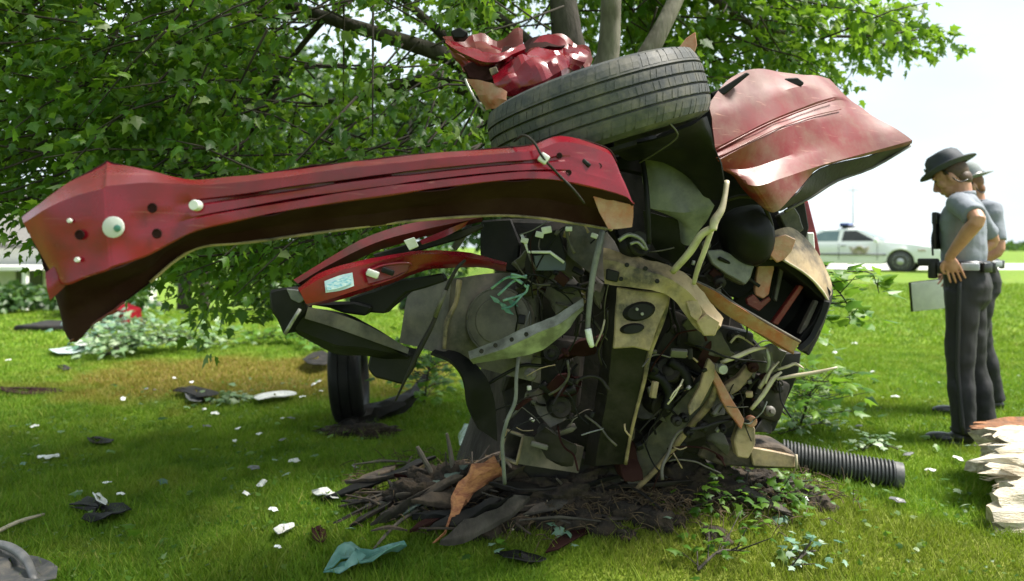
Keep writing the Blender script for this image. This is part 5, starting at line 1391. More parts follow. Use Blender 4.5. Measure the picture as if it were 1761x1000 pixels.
    for i in range(len(prof) - 1):
        for k in range(seg):
            a, b_ = i * seg + k, i * seg + (k + 1) % seg
            F1.append((a, b_, b_ + seg, a + seg))
    top = len(V1)
    for k in range(seg):
        a = 2 * math.pi * k / seg
        V1.append(Vector((.10 * 1.1 * math.cos(a), .10 * math.sin(a), -.004)))
    for k in range(seg): F1.append((k, top + k, top + (k + 1) % seg, (k + 1) % seg))
    o_ = hc + Rh @ Vector((-.008, 0, .062))
    hat = add_edge_split(mk('hat', [T @ (o_ + Rb @ v) for v in V1], F1, hat_m, t), 60)
    V1, F1 = lathe_geo([(.107, .006), (.109, .008), (.106, .03), (.103, .03)], 32)
    V1 = [Vector((v.x * 1.13, v.y, v.z)) for v in V1]
    mk('hat_band', [T @ (o_ + Rb @ v) for v in V1], F1, M['leather'], hat)
    V1, F1 = ell_geo(o_ + Rb @ Vector((.118, 0, .05)), (.008, .02, .024), Rb, 10, 8)
    mk('hat_badge', [T @ v for v in V1], F1, M['alu'], hat)
    V1, F1 = tube_geo([o_ + Rb @ Vector((.02, .085, 0)), hd((-.03, .085, -.05)), hd((-.075, .05, -.06)), hd((-.082, 0, -.06)), hd((-.075, -.05, -.06)), hd((-.03, -.085, -.05)), o_ + Rb @ Vector((.02, -.085, 0))], .004, 6, 4)
    mk('hat_strap', [T @ v for v in V1], F1, M['leather'], hat)
    # epaulette, radio microphone, badge
    for s in (1, -1):
        V1, F1 = box_geo(Vector((-.005 + lean * .85, s * .155, 1.585)), .05, .085, .012, Matrix.Rotation(-s * .32, 3, 'X'), .004)
        mk('epaulette', [T @ v for v in V1], F1, M['felt'], t)
    V1, F1 = box_geo(Vector((.135 + lean * .7, .10, 1.44)), .035, .05, .08, None, .008)
    mk('radio_microphone', [T @ v for v in V1], F1, M['leather'], t)
    V1, F1 = tube_geo([Vector((.14, .10, 1.40)), Vector((.16, .12, 1.32)), Vector((.15, .15, 1.2))], .006, 6, 4)
    mk('microphone_cord', [T @ v for v in V1], F1, M['leather'], t)
    V1, F1 = box_geo(Vector((.136 + lean * .7, .02, 1.36)), .022, .22, .24, None, .01)
    mk('vest_front', [T @ v for v in V1], F1, M['stripe'], t)
    V1, F1 = merge(box_geo(Vector((.185, .10, 1.155)), .12, .045, .05, None, .01), box_geo(Vector((.16, .10, 1.11)), .05, .05, .12, None, .01))
    mk('holster', [T @ v for v in V1], F1, M['stripe'], belt)
    return t, T

rzA = math.radians(138)
xA = (1668 - CX) / F * 4.35
posA = Vector((xA, 4.40, ground_z(xA, 4.40) - .005))
trooper('trooper in grey shirt and charcoal hat with bare left arm bent and hand on hip', posA, rzA, M['felt'], M['hair'],
        ((-.12, .37, 1.42), (.045, .245, 1.19), (-.28, -.22, -1), (1, .1, -.2)), ((-.10, -.40, 1.30), (.10, -.26, 1.12), (.3, .5, -1), (1, 0, 0)),
        (((.0, .085, .93), (.01, .10, .50), (-.02, .12, .09), (.3, .16, 0)), ((-.01, -.085, .93), (-.03, -.11, .50), (-.10, -.13, .09), (.2, -.2, 0))), 26, 0.015)
xB = (1679 - CX) / F * 5.15
posB = Vector((xB, 5.15, ground_z(xB, 5.15) - .005))
_, TB = trooper('trooper mostly hidden behind the other one, auburn hair, holding white papers', posB, math.radians(168), M['felt_lit'], M['hair_red'],
        ((-.04, .25, 1.24), (.15, .17, 1.06), (.55, -.1, -.8), (.3, -.3, 1)), ((-.04, -.25, 1.24), (.15, -.12, 1.06), (.55, .2, -.8), (.3, .3, 1)),
        (((.0, .085, .93), (.07, .09, .50), (.12, .10, .09), (.45, .1, 0)), ((-.01, -.085, .93), (-.08, -.1, .50), (-.18, -.11, .09), (.1, -.15, 0))), 15, 0.0)
# papers held low in front of the second trooper
pc = TB @ Vector((.36, .16, .90))
pp = root('papers', 'white sheaf of papers on a black clipboard held low by the hidden trooper', 'papers', pc)
R_ = Matrix.Rotation(math.radians(168), 3, 'Z') @ Matrix.Rotation(math.radians(-12), 3, 'X') @ Matrix.Rotation(math.radians(8), 3, 'Y')
V1, F1 = box_geo(pc + R_ @ Vector((0, 0, 0)), .30, .008, .23, R_, .002)
mk('clipboard', V1, F1, M['leather'], pp)
V1, F1 = box_geo(pc + R_ @ Vector((-.006, .010, 0)), .285, .008, .22, R_, .001)
mk('sheet', V1, F1, M['paper'], pp)

# ------------------------------------------------------------------ the white patrol car
M['carwhite'] = mat('white_car_paint', (0.80, 0.80, 0.79), (0.74, 0.74, 0.73), 2, 0.25, bump=0, coat=0.5)
M['carglass'] = mat('tinted_car_glass', (0.10, 0.16, 0.17), (0.14, 0.20, 0.21), 1.5, 0.06, bump=0, spec=0.8)
M['cardark'] = mat('dark_car_interior', (0.015, 0.015, 0.016), (0.03, 0.03, 0.03), 3, 0.5, bump=0)
M['lampblue'] = mat('blue_lamp_lens', (0.03, 0.05, 0.22), (0.05, 0.08, 0.32), 6, 0.15, bump=0)
M['lampamber'] = mat('clear_amber_lens', (0.75, 0.55, 0.42), (0.80, 0.70, 0.62), 6, 0.15, bump=0)
M['gold'] = mat('gold_emblem', (0.36, 0.31, 0.20), (0.26, 0.23, 0.16), 12, 0.5, bump=0)
M['hubcap'] = mat('silver_hubcap', (0.50, 0.50, 0.50), (0.42, 0.42, 0.42), 4, 0.3, metal=0.5, bump=0)
fw = at(1549, 468)
yaw = math.radians(-37)
fdir = Vector((math.cos(yaw), math.sin(yaw), 0)); ldir = Vector((-fdir.y, fdir.x, 0))
car_c = Vector((fw.x, fw.y, 0)) - fdir * 1.45 + ldir * 0.86          # near front wheel is the right-hand one
car_c.z = ground_z(car_c.x, car_c.y) + 0.006
car = root('police_car', 'white patrol sedan with blue roof lights parked at the road edge beyond the lawn', 'car', car_c)
TC = Matrix.Translation(car_c) @ Matrix.Rotation(yaw, 4, 'Z')
def cpart(name, geo, m, parent=car, sm=True):
    V1, F1 = geo
    return mk(name, [TC @ Vector(v) for v in V1], F1, m, parent, sm)
def arc(cx, r, z0=.335, n=9):
    return [(cx + r * math.cos(a), z0 + r * math.sin(a)) for a in np.linspace(math.pi * 1.02, -.02 * math.pi, n)]
side = [(-2.66, .34), (-2.70, .55), (-2.66, .82), (-2.56, .93), (-1.75, 1.0), (0.95, 1.0), (1.6, .94), (2.42, .80), (2.60, .72), (2.68, .58), (2.66, .36), (2.2, .26)]
bot = list(reversed(arc(1.45, .40))) + [(.9, .24), (-.9, .24)] + list(reversed(arc(-1.46, .40))) + [(-2.2, .26)]
prof = side + bot
def body_geo():
    V, Fs = [], []
    lay = [(-.985, .0), (-.99, 0), (-.93, .012), (.93, .012), (.99, 0), (.985, 0)]
    ys = [(-.94, .02), (-.99, .0), (.99, .0), (.94, .02)]
    bm = bmesh.new()
    vs = [bm.verts.new((x, -.985, z)) for x, z in prof]
    f = bm.faces.new(vs)
    e = bmesh.ops.extrude_face_region(bm, geom=[f])
    for q in e['geom']:
        if isinstance(q, bmesh.types.BMVert): q.co.y = .985
    for v in bm.verts:
        if v.co.z > .7: v.co.y *= 1 - .14 * ((v.co.z - .7) / .3) ** 2
        if abs(v.co.x) > 2.3: v.co.y *= 1 - .10 * ((abs(v.co.x) - 2.3) / .4)
    bmesh.ops.recalc_face_normals(bm, faces=bm.faces[:])
    bmesh.ops.bevel(bm, geom=[q for q in bm.edges if q.calc_length() > .02 and q.calc_face_angle(0) > .4], offset=.035, segments=2, affect='EDGES', profile=.5, clamp_overlap=True)
    bmesh.ops.triangulate(bm, faces=[q for q in bm.faces if len(q.verts) > 4])
    bm.verts.index_update()
    V = [v.co.copy() for v in bm.verts]; Fs = [[v.index for v in f.verts] for f in bm.faces]
    bm.free(); return V, Fs
cb = cpart('body', body_geo(), M['carwhite']); add_edge_split(cb, 32)
# cabin: pillars and roof as a tapered shell, glass panes set proud of it
cab_b = [(1.02, .84, .985), (-1.78, .84, .985)]; cab_t = [(.12, .66, 1.42), (-1.02, .66, 1.42)]
V1 = []
for (x, y, z) in (cab_b[0], cab_b[1]): V1 += [(x, -y, z), (x, y, z)]
for (x, y, z) in (cab_t[0], cab_t[1]): V1 += [(x, -y, z), (x, y, z)]
for (x, y, z) in ((-.05, .58, 1.455), (-.90, .58, 1.455)): V1 += [(x, -y, z), (x, y, z)]
F1 = [(0, 1, 5, 4), (3, 2, 6, 7), (2, 0, 4, 6), (1, 3, 7, 5), (4, 5, 9, 8), (7, 6, 10, 11), (6, 4, 8, 10), (5, 7, 11, 9), (8, 9, 11, 10)]
cpart('cabin', (V1, F1), M['carwhite'], car, False)
def pane(pts, m, name, off):
    pts = [Vector(p) for p in pts]
    nrm = (pts[1] - pts[0]).cross(pts[2] - pts[1]).normalized()
    c = sum(pts, Vector()) / len(pts)
    if nrm.dot(c - Vector((-.4, 0, 1.1))) < 0: nrm = -nrm
    n = len(pts)
    V1 = [p + nrm * off for p in pts] + [p - nrm * .02 for p in pts]
    F1 = [tuple(range(n))] + [(k, n + k, n + (k + 1) % n, (k + 1) % n) for k in range(n)]
    return cpart(name, (V1, F1), m, car, False)
def cs(x, t, s):   # point on the cabin side; t 0 at the belt line, 1 at the roof
    return (x, s * (.84 - .18 * t), .985 + .435 * t)
for s in (-1, 1):
    pane([cs(.72, .06, s), cs(.10, .88, s), cs(-.28, .88, s), cs(-.34, .06, s)], M['cardark'] if s < 0 else M['carglass'], 'front_door_window', .006)
    pane([cs(-.46, .06, s), cs(-.42, .88, s), cs(-.92, .86, s), cs(-1.18, .60, s), cs(-1.36, .06, s)], M['carglass'], 'rear_door_window', .006)
pane([(.96, -.76, 1.02), (.96, .76, 1.02), (.16, .62, 1.40), (.16, -.62, 1.40)], M['carglass'], 'windshield', .006)
pane([(-1.70, -.76, 1.02), (-1.70, .76, 1.02), (-1.07, .62, 1.39), (-1.07, -.62, 1.39)], M['carglass'], 'rear_window', .006)
# no driver or seat inside: the near front window is a plain dark pane
cpart('side_moulding', box_geo(Vector((0, -.99, .56)), 2.1, .016, .05), M['greyplas'])
cpart('side_moulding', box_geo(Vector((0, .99, .56)), 2.1, .016, .05), M['greyplas'])
for s in (-1, 1):
    for x in (.78, -.40, -1.30):
        cpart('door_gap', box_geo(Vector((x, s * .982, .66)), .012, .012, .56), M['cardark'])
    for x in (-.26, -1.12): cpart('door_handle', box_geo(Vector((x, s * .975, .86)), .16, .03, .03, None, .006), M['greyplas'])
    mir = cpart('side_mirror', box_geo(Vector((.74, s * 1.0, 1.03)), .12, .20, .13, None, .03), M['carwhite'])
cpart('front_bumper', box_geo(Vector((2.68, 0, .46)), .14, 1.76, .20, None, .04), M['carwhite'])
cpart('rear_bumper', box_geo(Vector((-2.70, 0, .48)), .14, 1.76, .20, None, .04), M['carwhite'])
cpart('grille', box_geo(Vector((2.63, 0, .64)), .06, .80, .13, None, .01), M['cardark'])
for s in (-1, 1):
    cpart('headlight', box_geo(Vector((2.60, s * .66, .66)), .10, .46, .14, None, .02), M['alu'])
    cpart('tail_light', box_geo(Vector((-2.66, s * .66, .76)), .08, .5, .14, None, .02), M['red'])
cpart('push_bar', merge(tube_geo([Vector((2.84, -.34, .34)), Vector((2.84, -.34, .80)), Vector((2.84, .34, .80)), Vector((2.84, .34, .34))], .03, 8, 1), tube_geo([Vector((2.70, -.34, .5)), Vector((2.84, -.34, .5))], .025, 8, 1), tube_geo([Vector((2.70, .34, .5)), Vector((2.84, .34, .5))], .025, 8, 1)), M['cardark'])
lb = cpart('light_bar', box_geo(Vector((-.30, 0, 1.535)), .32, 1.24, .03, None, .01), M['cardark'])
cpart('lamp_lens', box_geo(Vector((-.30, -.36, 1.595)), .28, .50, .095, None, .025), M['lampblue'], lb)
cpart('lamp_lens', box_geo(Vector((-.30, .10, 1.595)), .28, .40, .095, None, .025), M['lampblue'], lb)
cpart('lamp_lens', box_geo(Vector((-.30, .47, 1.59)), .28, .30, .085, None, .025), M['lampamber'], lb)
for y in (-.45, .45): cpart('bar_foot', box_geo(Vector((-.30, y, 1.49)), .2, .08, .08), M['cardark'], lb)
for x in (1.45, -1.46):
    for s in (-1, 1):
        g = lathe_geo([(.20, -.11), (.30, -.115), (.335, -.08), (.337, .08), (.30, .115), (.20, .11)], 28, (x, s * .85, .335), (0, s, 0))
        w = cpart('wheel', g, M['rubber'])
        cpart('hubcap', lathe_geo([(.235, .09), (.225, .112), (.16, .10), (.08, .115), (.06, .135), (0, .135)], 24, (x, s * .85, .335), (0, s, 0)), M['hubcap'], w)
        cpart('arch_liner', lathe_geo([(.40, -.12), (.40, .10), (.39, .10), (.10, -.12)], 20, (x, s * .84, .335), (0, s, 0)), M['cardark'])
# winged wheel emblem on the front doors and a small badge on the wing
for s in (-1, 1):
    em = cpart('door_emblem', lathe_geo([(.15, .006), (.15, .014), (.09, .014), (.09, .008), (0, .008)], 24, (.24, s * .983, .70), (0, s, 0)), M['gold'])
    for k in range(4):
        for q in (-1, 1):
            cpart('wing', box_geo(Vector((.24 + q * (.22 - .015 * k), s * .987, .78 - .055 * k)), .20 - .03 * k, .010, .035, Matrix.Rotation(-q * .35 * 1, 3, 'Y')), M['gold'], em)
    for k in range(3): cpart('wing_badge', box_geo(Vector((1.98 + .075 * k, s * .972, .70)), .05, .012, .07), M['gold'])
# ------------------------------------------------------------------ things lying on the ground
def gpos(px, py, lift=0.0):
    p = at(px, py); p.z += lift; return p

def splinter(name, label, cat, pts, r, m, seg=7, group=None, jag=0.3, n=3):
    """a torn piece of wood: an uneven tapering length"""
    V, Fs = tube_geo(pts, r, seg, n)
    c = Vector(pts[0])
    out = []
    for v in V:
        q = v * 23
        k = noise.noise(q) * jag
        out.append(v + Vector((noise.noise(q + Vector((3, 1, 7))), noise.noise(q + Vector((8, 2, 2))), k * 1.4)) * (r if isinstance(r, float) else max(r)) * jag * 1.6)
    o = mk(name, out, Fs, m, None, True, c)
    add_edge_split(o, 30)
    return tag(o, label, cat, group)

# corrugated black hose, right
hl, hr = gpos(1345, 812, .075), gpos(1552, 842, .070)
hs = root('corrugated_hose', 'black corrugated hose lying on the grass at the right, grey cut end', 'hose', Vector(hl))
ax = (hr - hl); L_ = ax.length; ax.normalize()
prof = [(.0, 0)]
nr = 30
for k in range(nr):
    a, b = L_ * .94 * k / nr, L_ * .94 * (k + 1) / nr
    w = b - a
    prof += [(.054, a + w * .05), (.070, a + w * .25), (.070, a + w * .60), (.054, a + w * .82)]
prof += [(.054, L_ * .94), (.05, L_ * .95)]
def bend_hose(o):
    for v in o.data.vertices:
        t = (v.co.dot(ax)) / L_
        v.co.z += .03 * (1 - t) ** 2
h1 = lathe('hose_body', prof, mat('hose_plastic', (0.05, 0.052, 0.055), (0.085, 0.085, 0.085), 9, 0.5, bump=0.1), hs, 24, hl, ax); bend_hose(h1)
h2 = lathe('hose_cuff', [(.060, L_ * .93), (.064, L_ * .935), (.064, L_), (.052, L_), (.050, L_ * .95), (0, L_ * .95)], M['greyplas'], hs, 24, hl, ax); bend_hose(h2)
V1, F1 = box_geo(gpos(1394, 806, .03), .05, .05, .08, None, .01)
tag(mk('plastic_clip', V1, F1, M['white'], None, True, gpos(1394, 806)), 'small white plastic clip standing by the left end of the corrugated hose', 'clip')

# pale split log, far right: long fibres torn to a ragged end
lc = gpos(1765, 908)
lg = root('split_log', 'pale freshly split log with splintered end at the right edge', 'log', lc)
M['wood_cream'] = mat('cream_split_wood', (0.68, 0.62, 0.50), (0.46, 0.39, 0.28), 5, 0.85, bump=0.9, bscale=24, stretch=(1, 6, 7), bdist=0.015)
def fibre(name, x0, y, z, L, ry, rz, m, tip=.25):
    n = 11
    V, Fs = [], []
    st = [0, .015, .03, .05, .08, .11, .15, .2, .26, .34, .45, .6, .8, 1.0]
    seed = RX.uniform(0, 90)
    for i, t in enumerate(st):
        k = tip + (1 - tip) * min(1, (t / .3) ** .7)
        for j in range(n):
            a = 2 * math.pi * j / n
            w = 1 + .55 * noise.noise(Vector((seed + j * 1.9, t * 9, 0)))
            V.append(Vector((x0 + L * t + .11 * noise.noise(Vector((seed, j * 1.9, 0))) * max(0, 1 - t * 2.5), y + ry * k * w * math.cos(a), z + rz * k * w * math.sin(a) + .02 * noise.noise(Vector((seed, t * 4, 5))))))
    for i in range(len(st) - 1):
        for j in range(n):
            p, q = i * n + j, i * n + (j + 1) % n
            Fs.append((p, q, q + n, p + n))
    Fs.append(tuple(range(n - 1, -1, -1))); Fs.append(tuple(range((len(st) - 1) * n, len(st) * n)))
    return add_edge_split(mk(name, V, Fs, m, lg, True), 22)
def xat(px, d): return (px - CX) / F * d
def zat(py, d): return H - (py - CY) / F * d
for (px, py, d, ry, rz, m, tp) in ((1708, 900, 3.0, .05, .075, 'wood_pale', .5), (1722, 868, 3.04, .05, .06, 'wood_cream', .5), (1738, 846, 3.08, .06, .05, 'wood_cream', .4), (1716, 920, 2.98, .05, .045, 'wood_pale', .4),
                          (1726, 826, 3.20, .07, .05, 'wood_pale', .4), (1672, 798, 3.28, .06, .045, 'wood_cream', .15), (1686, 808, 3.24, .05, .035, 'wood_pale', .2), (1708, 784, 3.34, .07, .05, 'wood_cream', .3), (1722, 768, 3.42, .08, .05, 'wood_cream', .4),
                          (1700, 762, 3.52, .07, .055, 'wood_pale', .5), (1696, 748, 3.62, .06, .04, 'wood_cream', .6), (1702, 795, 3.60, .07, .07, 'wood_pale', .5), (1740, 890, 3.12, .1, .09, 'wood_pale', .6), (1745, 840, 3.36, .12, .12, 'wood_pale', .6)):
    fibre('split_fibre', xat(px, d), d, zat(py, d), 1.3, ry * 1.5, rz * 1.45, M[m], .45 + .5 * tp)
gv, gf = [], []
for k in range(150):
    px, py = RX.uniform(1676, 1770), RX.uniform(745, 905)
    if py > 825: px = max(px, 1706)
    d_ = 3.55 - .55 * (py - 745) / 160 - RX.uniform(.02, .07)
    p0 = P(px, py, d_); L_s = RX.uniform(.05, .18)
    v, f = tube_geo([p0, p0 + Vector((L_s * .5, RX.uniform(-.01, .01), RX.uniform(-.01, .012))), p0 + Vector((L_s, RX.uniform(-.01, .01), RX.uniform(-.015, .015)))], [.0015, RX.uniform(.003, .008), .003], 5, 2)
    o_ = len(gv); gv += v; gf += [tuple(i + o_ for i in q) for q in f]
tag(mk('fine_splinters', gv, gf, M['wood_pale'], lg, True), kind='stuff')
mb_ = mat('reddish_bark', (0.26, 0.11, 0.045), (0.13, 0.065, 0.035), 18, 0.9, bump=0.9, bscale=40, bdist=0.01)
for (px, py, d) in ((1674, 736, 3.66), (1684, 731, 3.72), (1700, 728, 3.78), (1688, 742, 3.60)):
    fibre('bark_strip', xat(px, d), d, zat(py, d), 1.3, .06, .022, mb_, .5)

# torn earth, roots and splinters round the base of the trunk
tl = []
def mound(px, py, rx, ry, h, label, m='soil', name='earth_clod'):
    c = gpos(px, py)
    bm = bmesh.new()
    bmesh.ops.create_icosphere(bm, subdivisions=5, radius=1)
    for v in bm.verts:
        q = v.co * 1.7 + c * 3
        k = 1 + .40 * noise.noise(q) + .28 * noise.noise(q * 3.1) + .20 * noise.noise(q * 8) + .10 * noise.noise(q * 19)
        v.co = Vector((v.co.x * rx * k, v.co.y * ry * k, max(v.co.z, -.25) * h * k))
    bm.transform(Matrix.Translation(c))
    return tag(mk_bm(name, bm, M[m], None, True, c), label, 'earth')
mound(770, 856, .26, .14, .13, 'dark clod of torn earth left of the trunk, behind the orange splintered branch')
mound(960, 850, .30, .15, .14, 'dark clod of torn earth under the hollow rail end')
mound(1180, 838, .28, .15, .12, 'brown clod of torn earth under the grey lower rail')
mound(1320, 848, .17, .10, .09, 'brown clod of torn earth beside the left end of the corrugated hose')
for k in range(60):
    px, py = RX.gauss(1000, 200), RX.gauss(872, 30)
    if not (640 < px < 1460 and 800 < py < 940): continue
    r_ = RX.uniform(.02, .075)
    c = gpos(px, py, .0)
    bm = bmesh.new()
    bmesh.ops.create_icosphere(bm, subdivisions=3, radius=1)
    for v in bm.verts:
        q = v.co * 1.9 + c * 5
        k_ = 1 + .42 * noise.noise(q) + .26 * noise.noise(q * 3.3) + .16 * noise.noise(q * 8)
        v.co = Vector((v.co.x * r_ * 1.3 * k_, v.co.y * r_ * k_, max(v.co.z, -.3) * r_ * .8 * k_))
    bm.transform(Matrix.Translation(c))
    tag(mk_bm('soil_clump', bm, M['soil'], None, True, c), 'small lump of soil ' + ('in the debris left of the trunk' if px < 880 else 'below the chassis upright' if px < 1150 else 'in the torn turf left of the corrugated hose'), 'earth', 'small lumps of soil round the trunk')
ob = [gpos(752, 950, .035), gpos(782, 918, .10), gpos(814, 890, .15), gpos(852, 870, .17)]
splinter('splintered_branch', 'orange splintered branch end pointing at the camera from the dark debris', 'branch', ob, [.006, .022, .042, .045], M['wood_orange'], 9, None, .55)
splinter('branch', 'dark mossy branch running back from the orange splintered end into the debris', 'branch', [gpos(838, 872, .10), gpos(900, 850, .12), gpos(990, 830, .16), gpos(1060, 810, .22)], [.04, .05, .055, .06], M['wood_grey'], 10, None, .3)
slab_w('green_board', [gpos(690, 905, .05), gpos(760, 882, .10), gpos(806, 856, .15), gpos(790, 856, .15), gpos(740, 872, .11)], .012, mat('weathered_green_board', (0.10, 0.14, 0.12), (0.05, 0.07, 0.06), 14, 0.8, bump=0.4), None, .002, .006, 12, 1, (0, .3, -1), gpos(690, 905))
tag(bpy.data.objects['green_board'], 'thin grey-green board lying slanted left of the orange splintered branch', 'board')
sp = [((642, 952), (690, 915), (760, 880), .008, 'long thin grey stick rising from the teal sheet toward the debris'),
      ((716, 768), (738, 806), (752, 838), .014, 'bent grey root standing up left of the trunk'),
      ((768, 745), (778, 800), (786, 840), .012, 'upright grey root beside the bent one left of the trunk'),
      ((880, 918), (912, 902), (942, 888), .010, 'pale narrow wood splinter right of the orange branch'),
      ((870, 890), (895, 884), (915, 880), .016, 'short pale wood chip above the narrow splinter'),
      ((800, 845), (812, 842), (826, 840), .012, 'small cream wood chip at the top of the debris')]
for (a, b, c, r, lab) in sp:
    up = 'standing' in lab or 'upright' in lab
    if up:
        base = gpos(c[0], c[1] + 20, .05); dd = base.y
        pts = [P(a[0], a[1], dd), P(b[0], b[1], dd), base]
    else: pts = [gpos(*a, .015), gpos(*b, .05), gpos(*c, .06)]
    splinter('root' if up else 'stick', lab, 'root' if up else 'stick', pts, [r * .6, r, r * .9], M['disc'] if 'grey' in lab else M['wood_pale'], 7, None, .35)
for k in range(90):
    px, py = RX.gauss(930, 190), RX.gauss(858, 34)
    if not (620 < px < 1400 and 790 < py < 945): continue
    c = gpos(px, py, RX.uniform(.0, .06))
    dv = Vector((RX.gauss(0, 1), RX.gauss(0, .5), RX.gauss(0, .25))).normalized()
    Lk = RX.uniform(.05, .20)
    splinter('twig', ('broken dark twig in the torn earth left of the hollow rail' if px < 880 else 'broken dark twig in the torn earth under the chassis upright' if px < 1120 else 'broken dark twig in the torn earth beside the corrugated hose'), 'twig', [c - dv * Lk, c + Vector((0, 0, .015)), c + dv * Lk], [.004, RX.uniform(.005, .013), .003], M[RX.choice(['wood_grey', 'wood_grey', 'bark', 'dark', 'disc'])], 5, 'broken twigs round the trunk', .4, 2)
for k in range(64):
    px, py = RX.gauss(860, 170), RX.gauss(868, 30)
    if not (620 < px < 1380 and 800 < py < 948): continue
    c = gpos(px, py, RX.uniform(.02, .08))
    dv = Vector((RX.uniform(.5, 1), RX.gauss(.35, .4), RX.gauss(.05, .25))).normalized()
    Lk, w_ = RX.uniform(.05, .17), RX.uniform(.010, .035)
    sd = Vector((-dv.y, dv.x, RX.gauss(0, .5))).normalized()
    pl = [c - dv * Lk, c - dv * Lk * .5 + sd * w_, c + dv * Lk * .6 + sd * w_ * .8, c + dv * Lk, c + dv * Lk * .5 - sd * w_, c - dv * Lk * .7 - sd * w_ * .6]
    o = slab_w('wood_shard', pl, RX.uniform(.008, .02), M[RX.choice(['wood_grey', 'wood_grey', 'dark', 'dark', 'bark', 'disc', 'inner'])], None, .002, .004, 20, 1, (0, .3, -1), c)
    tag(o, 'dark flat shard of wood or metal in the debris left of the trunk base' if px < 860 else 'dark flat shard of wood or metal in the debris below the chassis upright', 'shard', 'flat shards in the debris')
for k in range(22):
    px, py = RX.gauss(800, 120), RX.gauss(872, 28)
    if not (610 < px < 1200 and 800 < py < 945): continue
    c = gpos(px, py, RX.uniform(.05, .13))
    dv = Vector((RX.uniform(.6, 1), RX.gauss(.2, .3), RX.gauss(.12, .18))).normalized()
    Lk, w_ = RX.uniform(.12, .30), RX.uniform(.02, .05)
    sd = Vector((-dv.y, dv.x, RX.gauss(0, .6))).normalized()
    pl = [c - dv * Lk, c - dv * Lk * .4 + sd * w_, c + dv * Lk * .2 + sd * w_ * .6, c + dv * Lk * .7 + sd * w_, c + dv * Lk, c + dv * Lk * .5 - sd * w_ * .7, c - dv * Lk * .2 - sd * w_, c - dv * Lk * .7 - sd * w_ * .5]
    o = slab_w('torn_bark', pl, RX.uniform(.012, .03), M[RX.choice(['wood_grey', 'dark', 'bark', 'wood_grey', 'black'])], None, .003, .012, 16, 2, (0, .3, -1), c)
    tag(o, 'long dark slab of torn bark lying in the debris ' + ('left of the trunk base' if px < 780 else 'below the hollow rail end' if px < 900 else 'under the chassis upright'), 'bark', 'slabs of torn bark in the debris')
# root hairs and litter: uncountable
gv, gf = [], []
for k in range(2600):
    px, py = RX.gauss(1010, 210), RX.gauss(848, 32)
    if not (600 < px < 1480 and 780 < py < 945): continue
    c = gpos(px, py, RX.uniform(.0, .05))
    dv = Vector((RX.gauss(0, 1), RX.gauss(0, .6), RX.gauss(0, .7))).normalized() * RX.uniform(.02, .08)
    v, f = tube_geo([c - dv, c + Vector((RX.uniform(-.02, .02), 0, .02)), c + dv], [.0016, .0024, .001], 4, 2, False)
    o_ = len(gv); gv += v; gf += [tuple(i + o_ for i in q) for q in f]
tag(mk('root_litter', gv, gf, mat('pale_roots', (0.12, 0.08, 0.04), (0.03, 0.022, 0.014), 25, 0.9, bump=0)), 'mat of fine broken roots and litter round the trunk', 'litter', None, 'stuff')
slab_w('sheet_fragment', [gpos(1012, 836, .13), gpos(1030, 822, .16), gpos(1066, 820, .16), gpos(1058, 842, .13), gpos(1046, 850, .1), gpos(1034, 840, .12)], .006, M['greyplas'], None, .001, .006, 20, 1, (0, 1, -.4), gpos(1030, 840))
tag(bpy.data.objects['sheet_fragment'], 'pale grey torn sheet fragment under the chassis upright', 'fragment')
slab_w('sheet_fragment', [gpos(786, 752, .02), gpos(800, 745, .06), gpos(822, 752, .08), gpos(828, 778, .05), gpos(806, 784, .02), gpos(790, 772, .02)], .008, M['glassbits'], None, .001, .01, 20, 1, (0, 1, -.2), gpos(800, 775))
tag(bpy.data.objects['sheet_fragment.001'], 'pale bluish crumpled sheet left of the trunk base', 'fragment')

def patch(name, label, cat, outline, m, h=0.03, group=None, crumple=0.01, freq=16):
    """crumpled flat scrap on the grass"""
    pts = [gpos(x, y, h) for x, y in outline]
    c = sum(pts, Vector()) / len(pts)
    rows = [[c.lerp(p, t) + Vector((0, 0, .012 * math.sin(3 * t + k))) for k, p in enumerate(pts + pts[:1])] for t in (.05, .55, 1.0)]
    V, Fs = sheet_geo(rows, .005, 2, 2, True, False, crumple, freq)
    o = mk(name, V, Fs, m, None, True, c)
    add_edge_split(o, 35)
    return tag(o, label, cat, group)
patch('teal_sheet', 'crumpled teal plastic sheet lying in the grass at the bottom edge', 'plastic sheet', [(556, 998), (582, 962), (604, 954), (640, 966), (694, 952), (690, 972), (640, 992), (600, 986), (584, 1006)], M['teal'], .05, None, .035, 11)
patch('white_scrap', 'smooth white scrap lying alone in the foreground grass', 'scrap', [(470, 926), (482, 914), (502, 908), (506, 916), (492, 928), (478, 936)], M['white'], .035, None, .004)
patch('white_scrap', 'white ring-shaped scrap in the grass left of the debris', 'scrap', [(536, 856), (552, 848), (572, 852), (588, 866), (572, 872), (560, 866), (546, 866)], M['white'], .035, None, .012)
patch('white_board', 'white flat board lying on the dry brown grass, left of the standing dark wheel', 'board', [(436, 694), (452, 687), (488, 682), (508, 686), (506, 694), (470, 698), (444, 702)], M['white'], .06, None, .006)
patch('dark_scrap', 'curved dark scrap on the dry grass beside the leafy sprig', 'scrap', [(296, 684), (318, 676), (344, 677), (378, 688), (364, 696), (340, 700), (322, 690)], M['dark'], .07, None, .02)
patch('white_scrap', 'pale scrap under the curved dark one on the dry grass', 'scrap', [(318, 690), (334, 682), (350, 690), (344, 702), (326, 700)], M['greyplas'], .05, None, .015)
patch('dark_scrap', 'black torn plastic scrap on the lawn at the left with a white piece on it', 'scrap', [(118, 880), (150, 866), (190, 872), (226, 884), (206, 898), (178, 910), (140, 908), (160, 892)], M['black'], .035, None, .02)
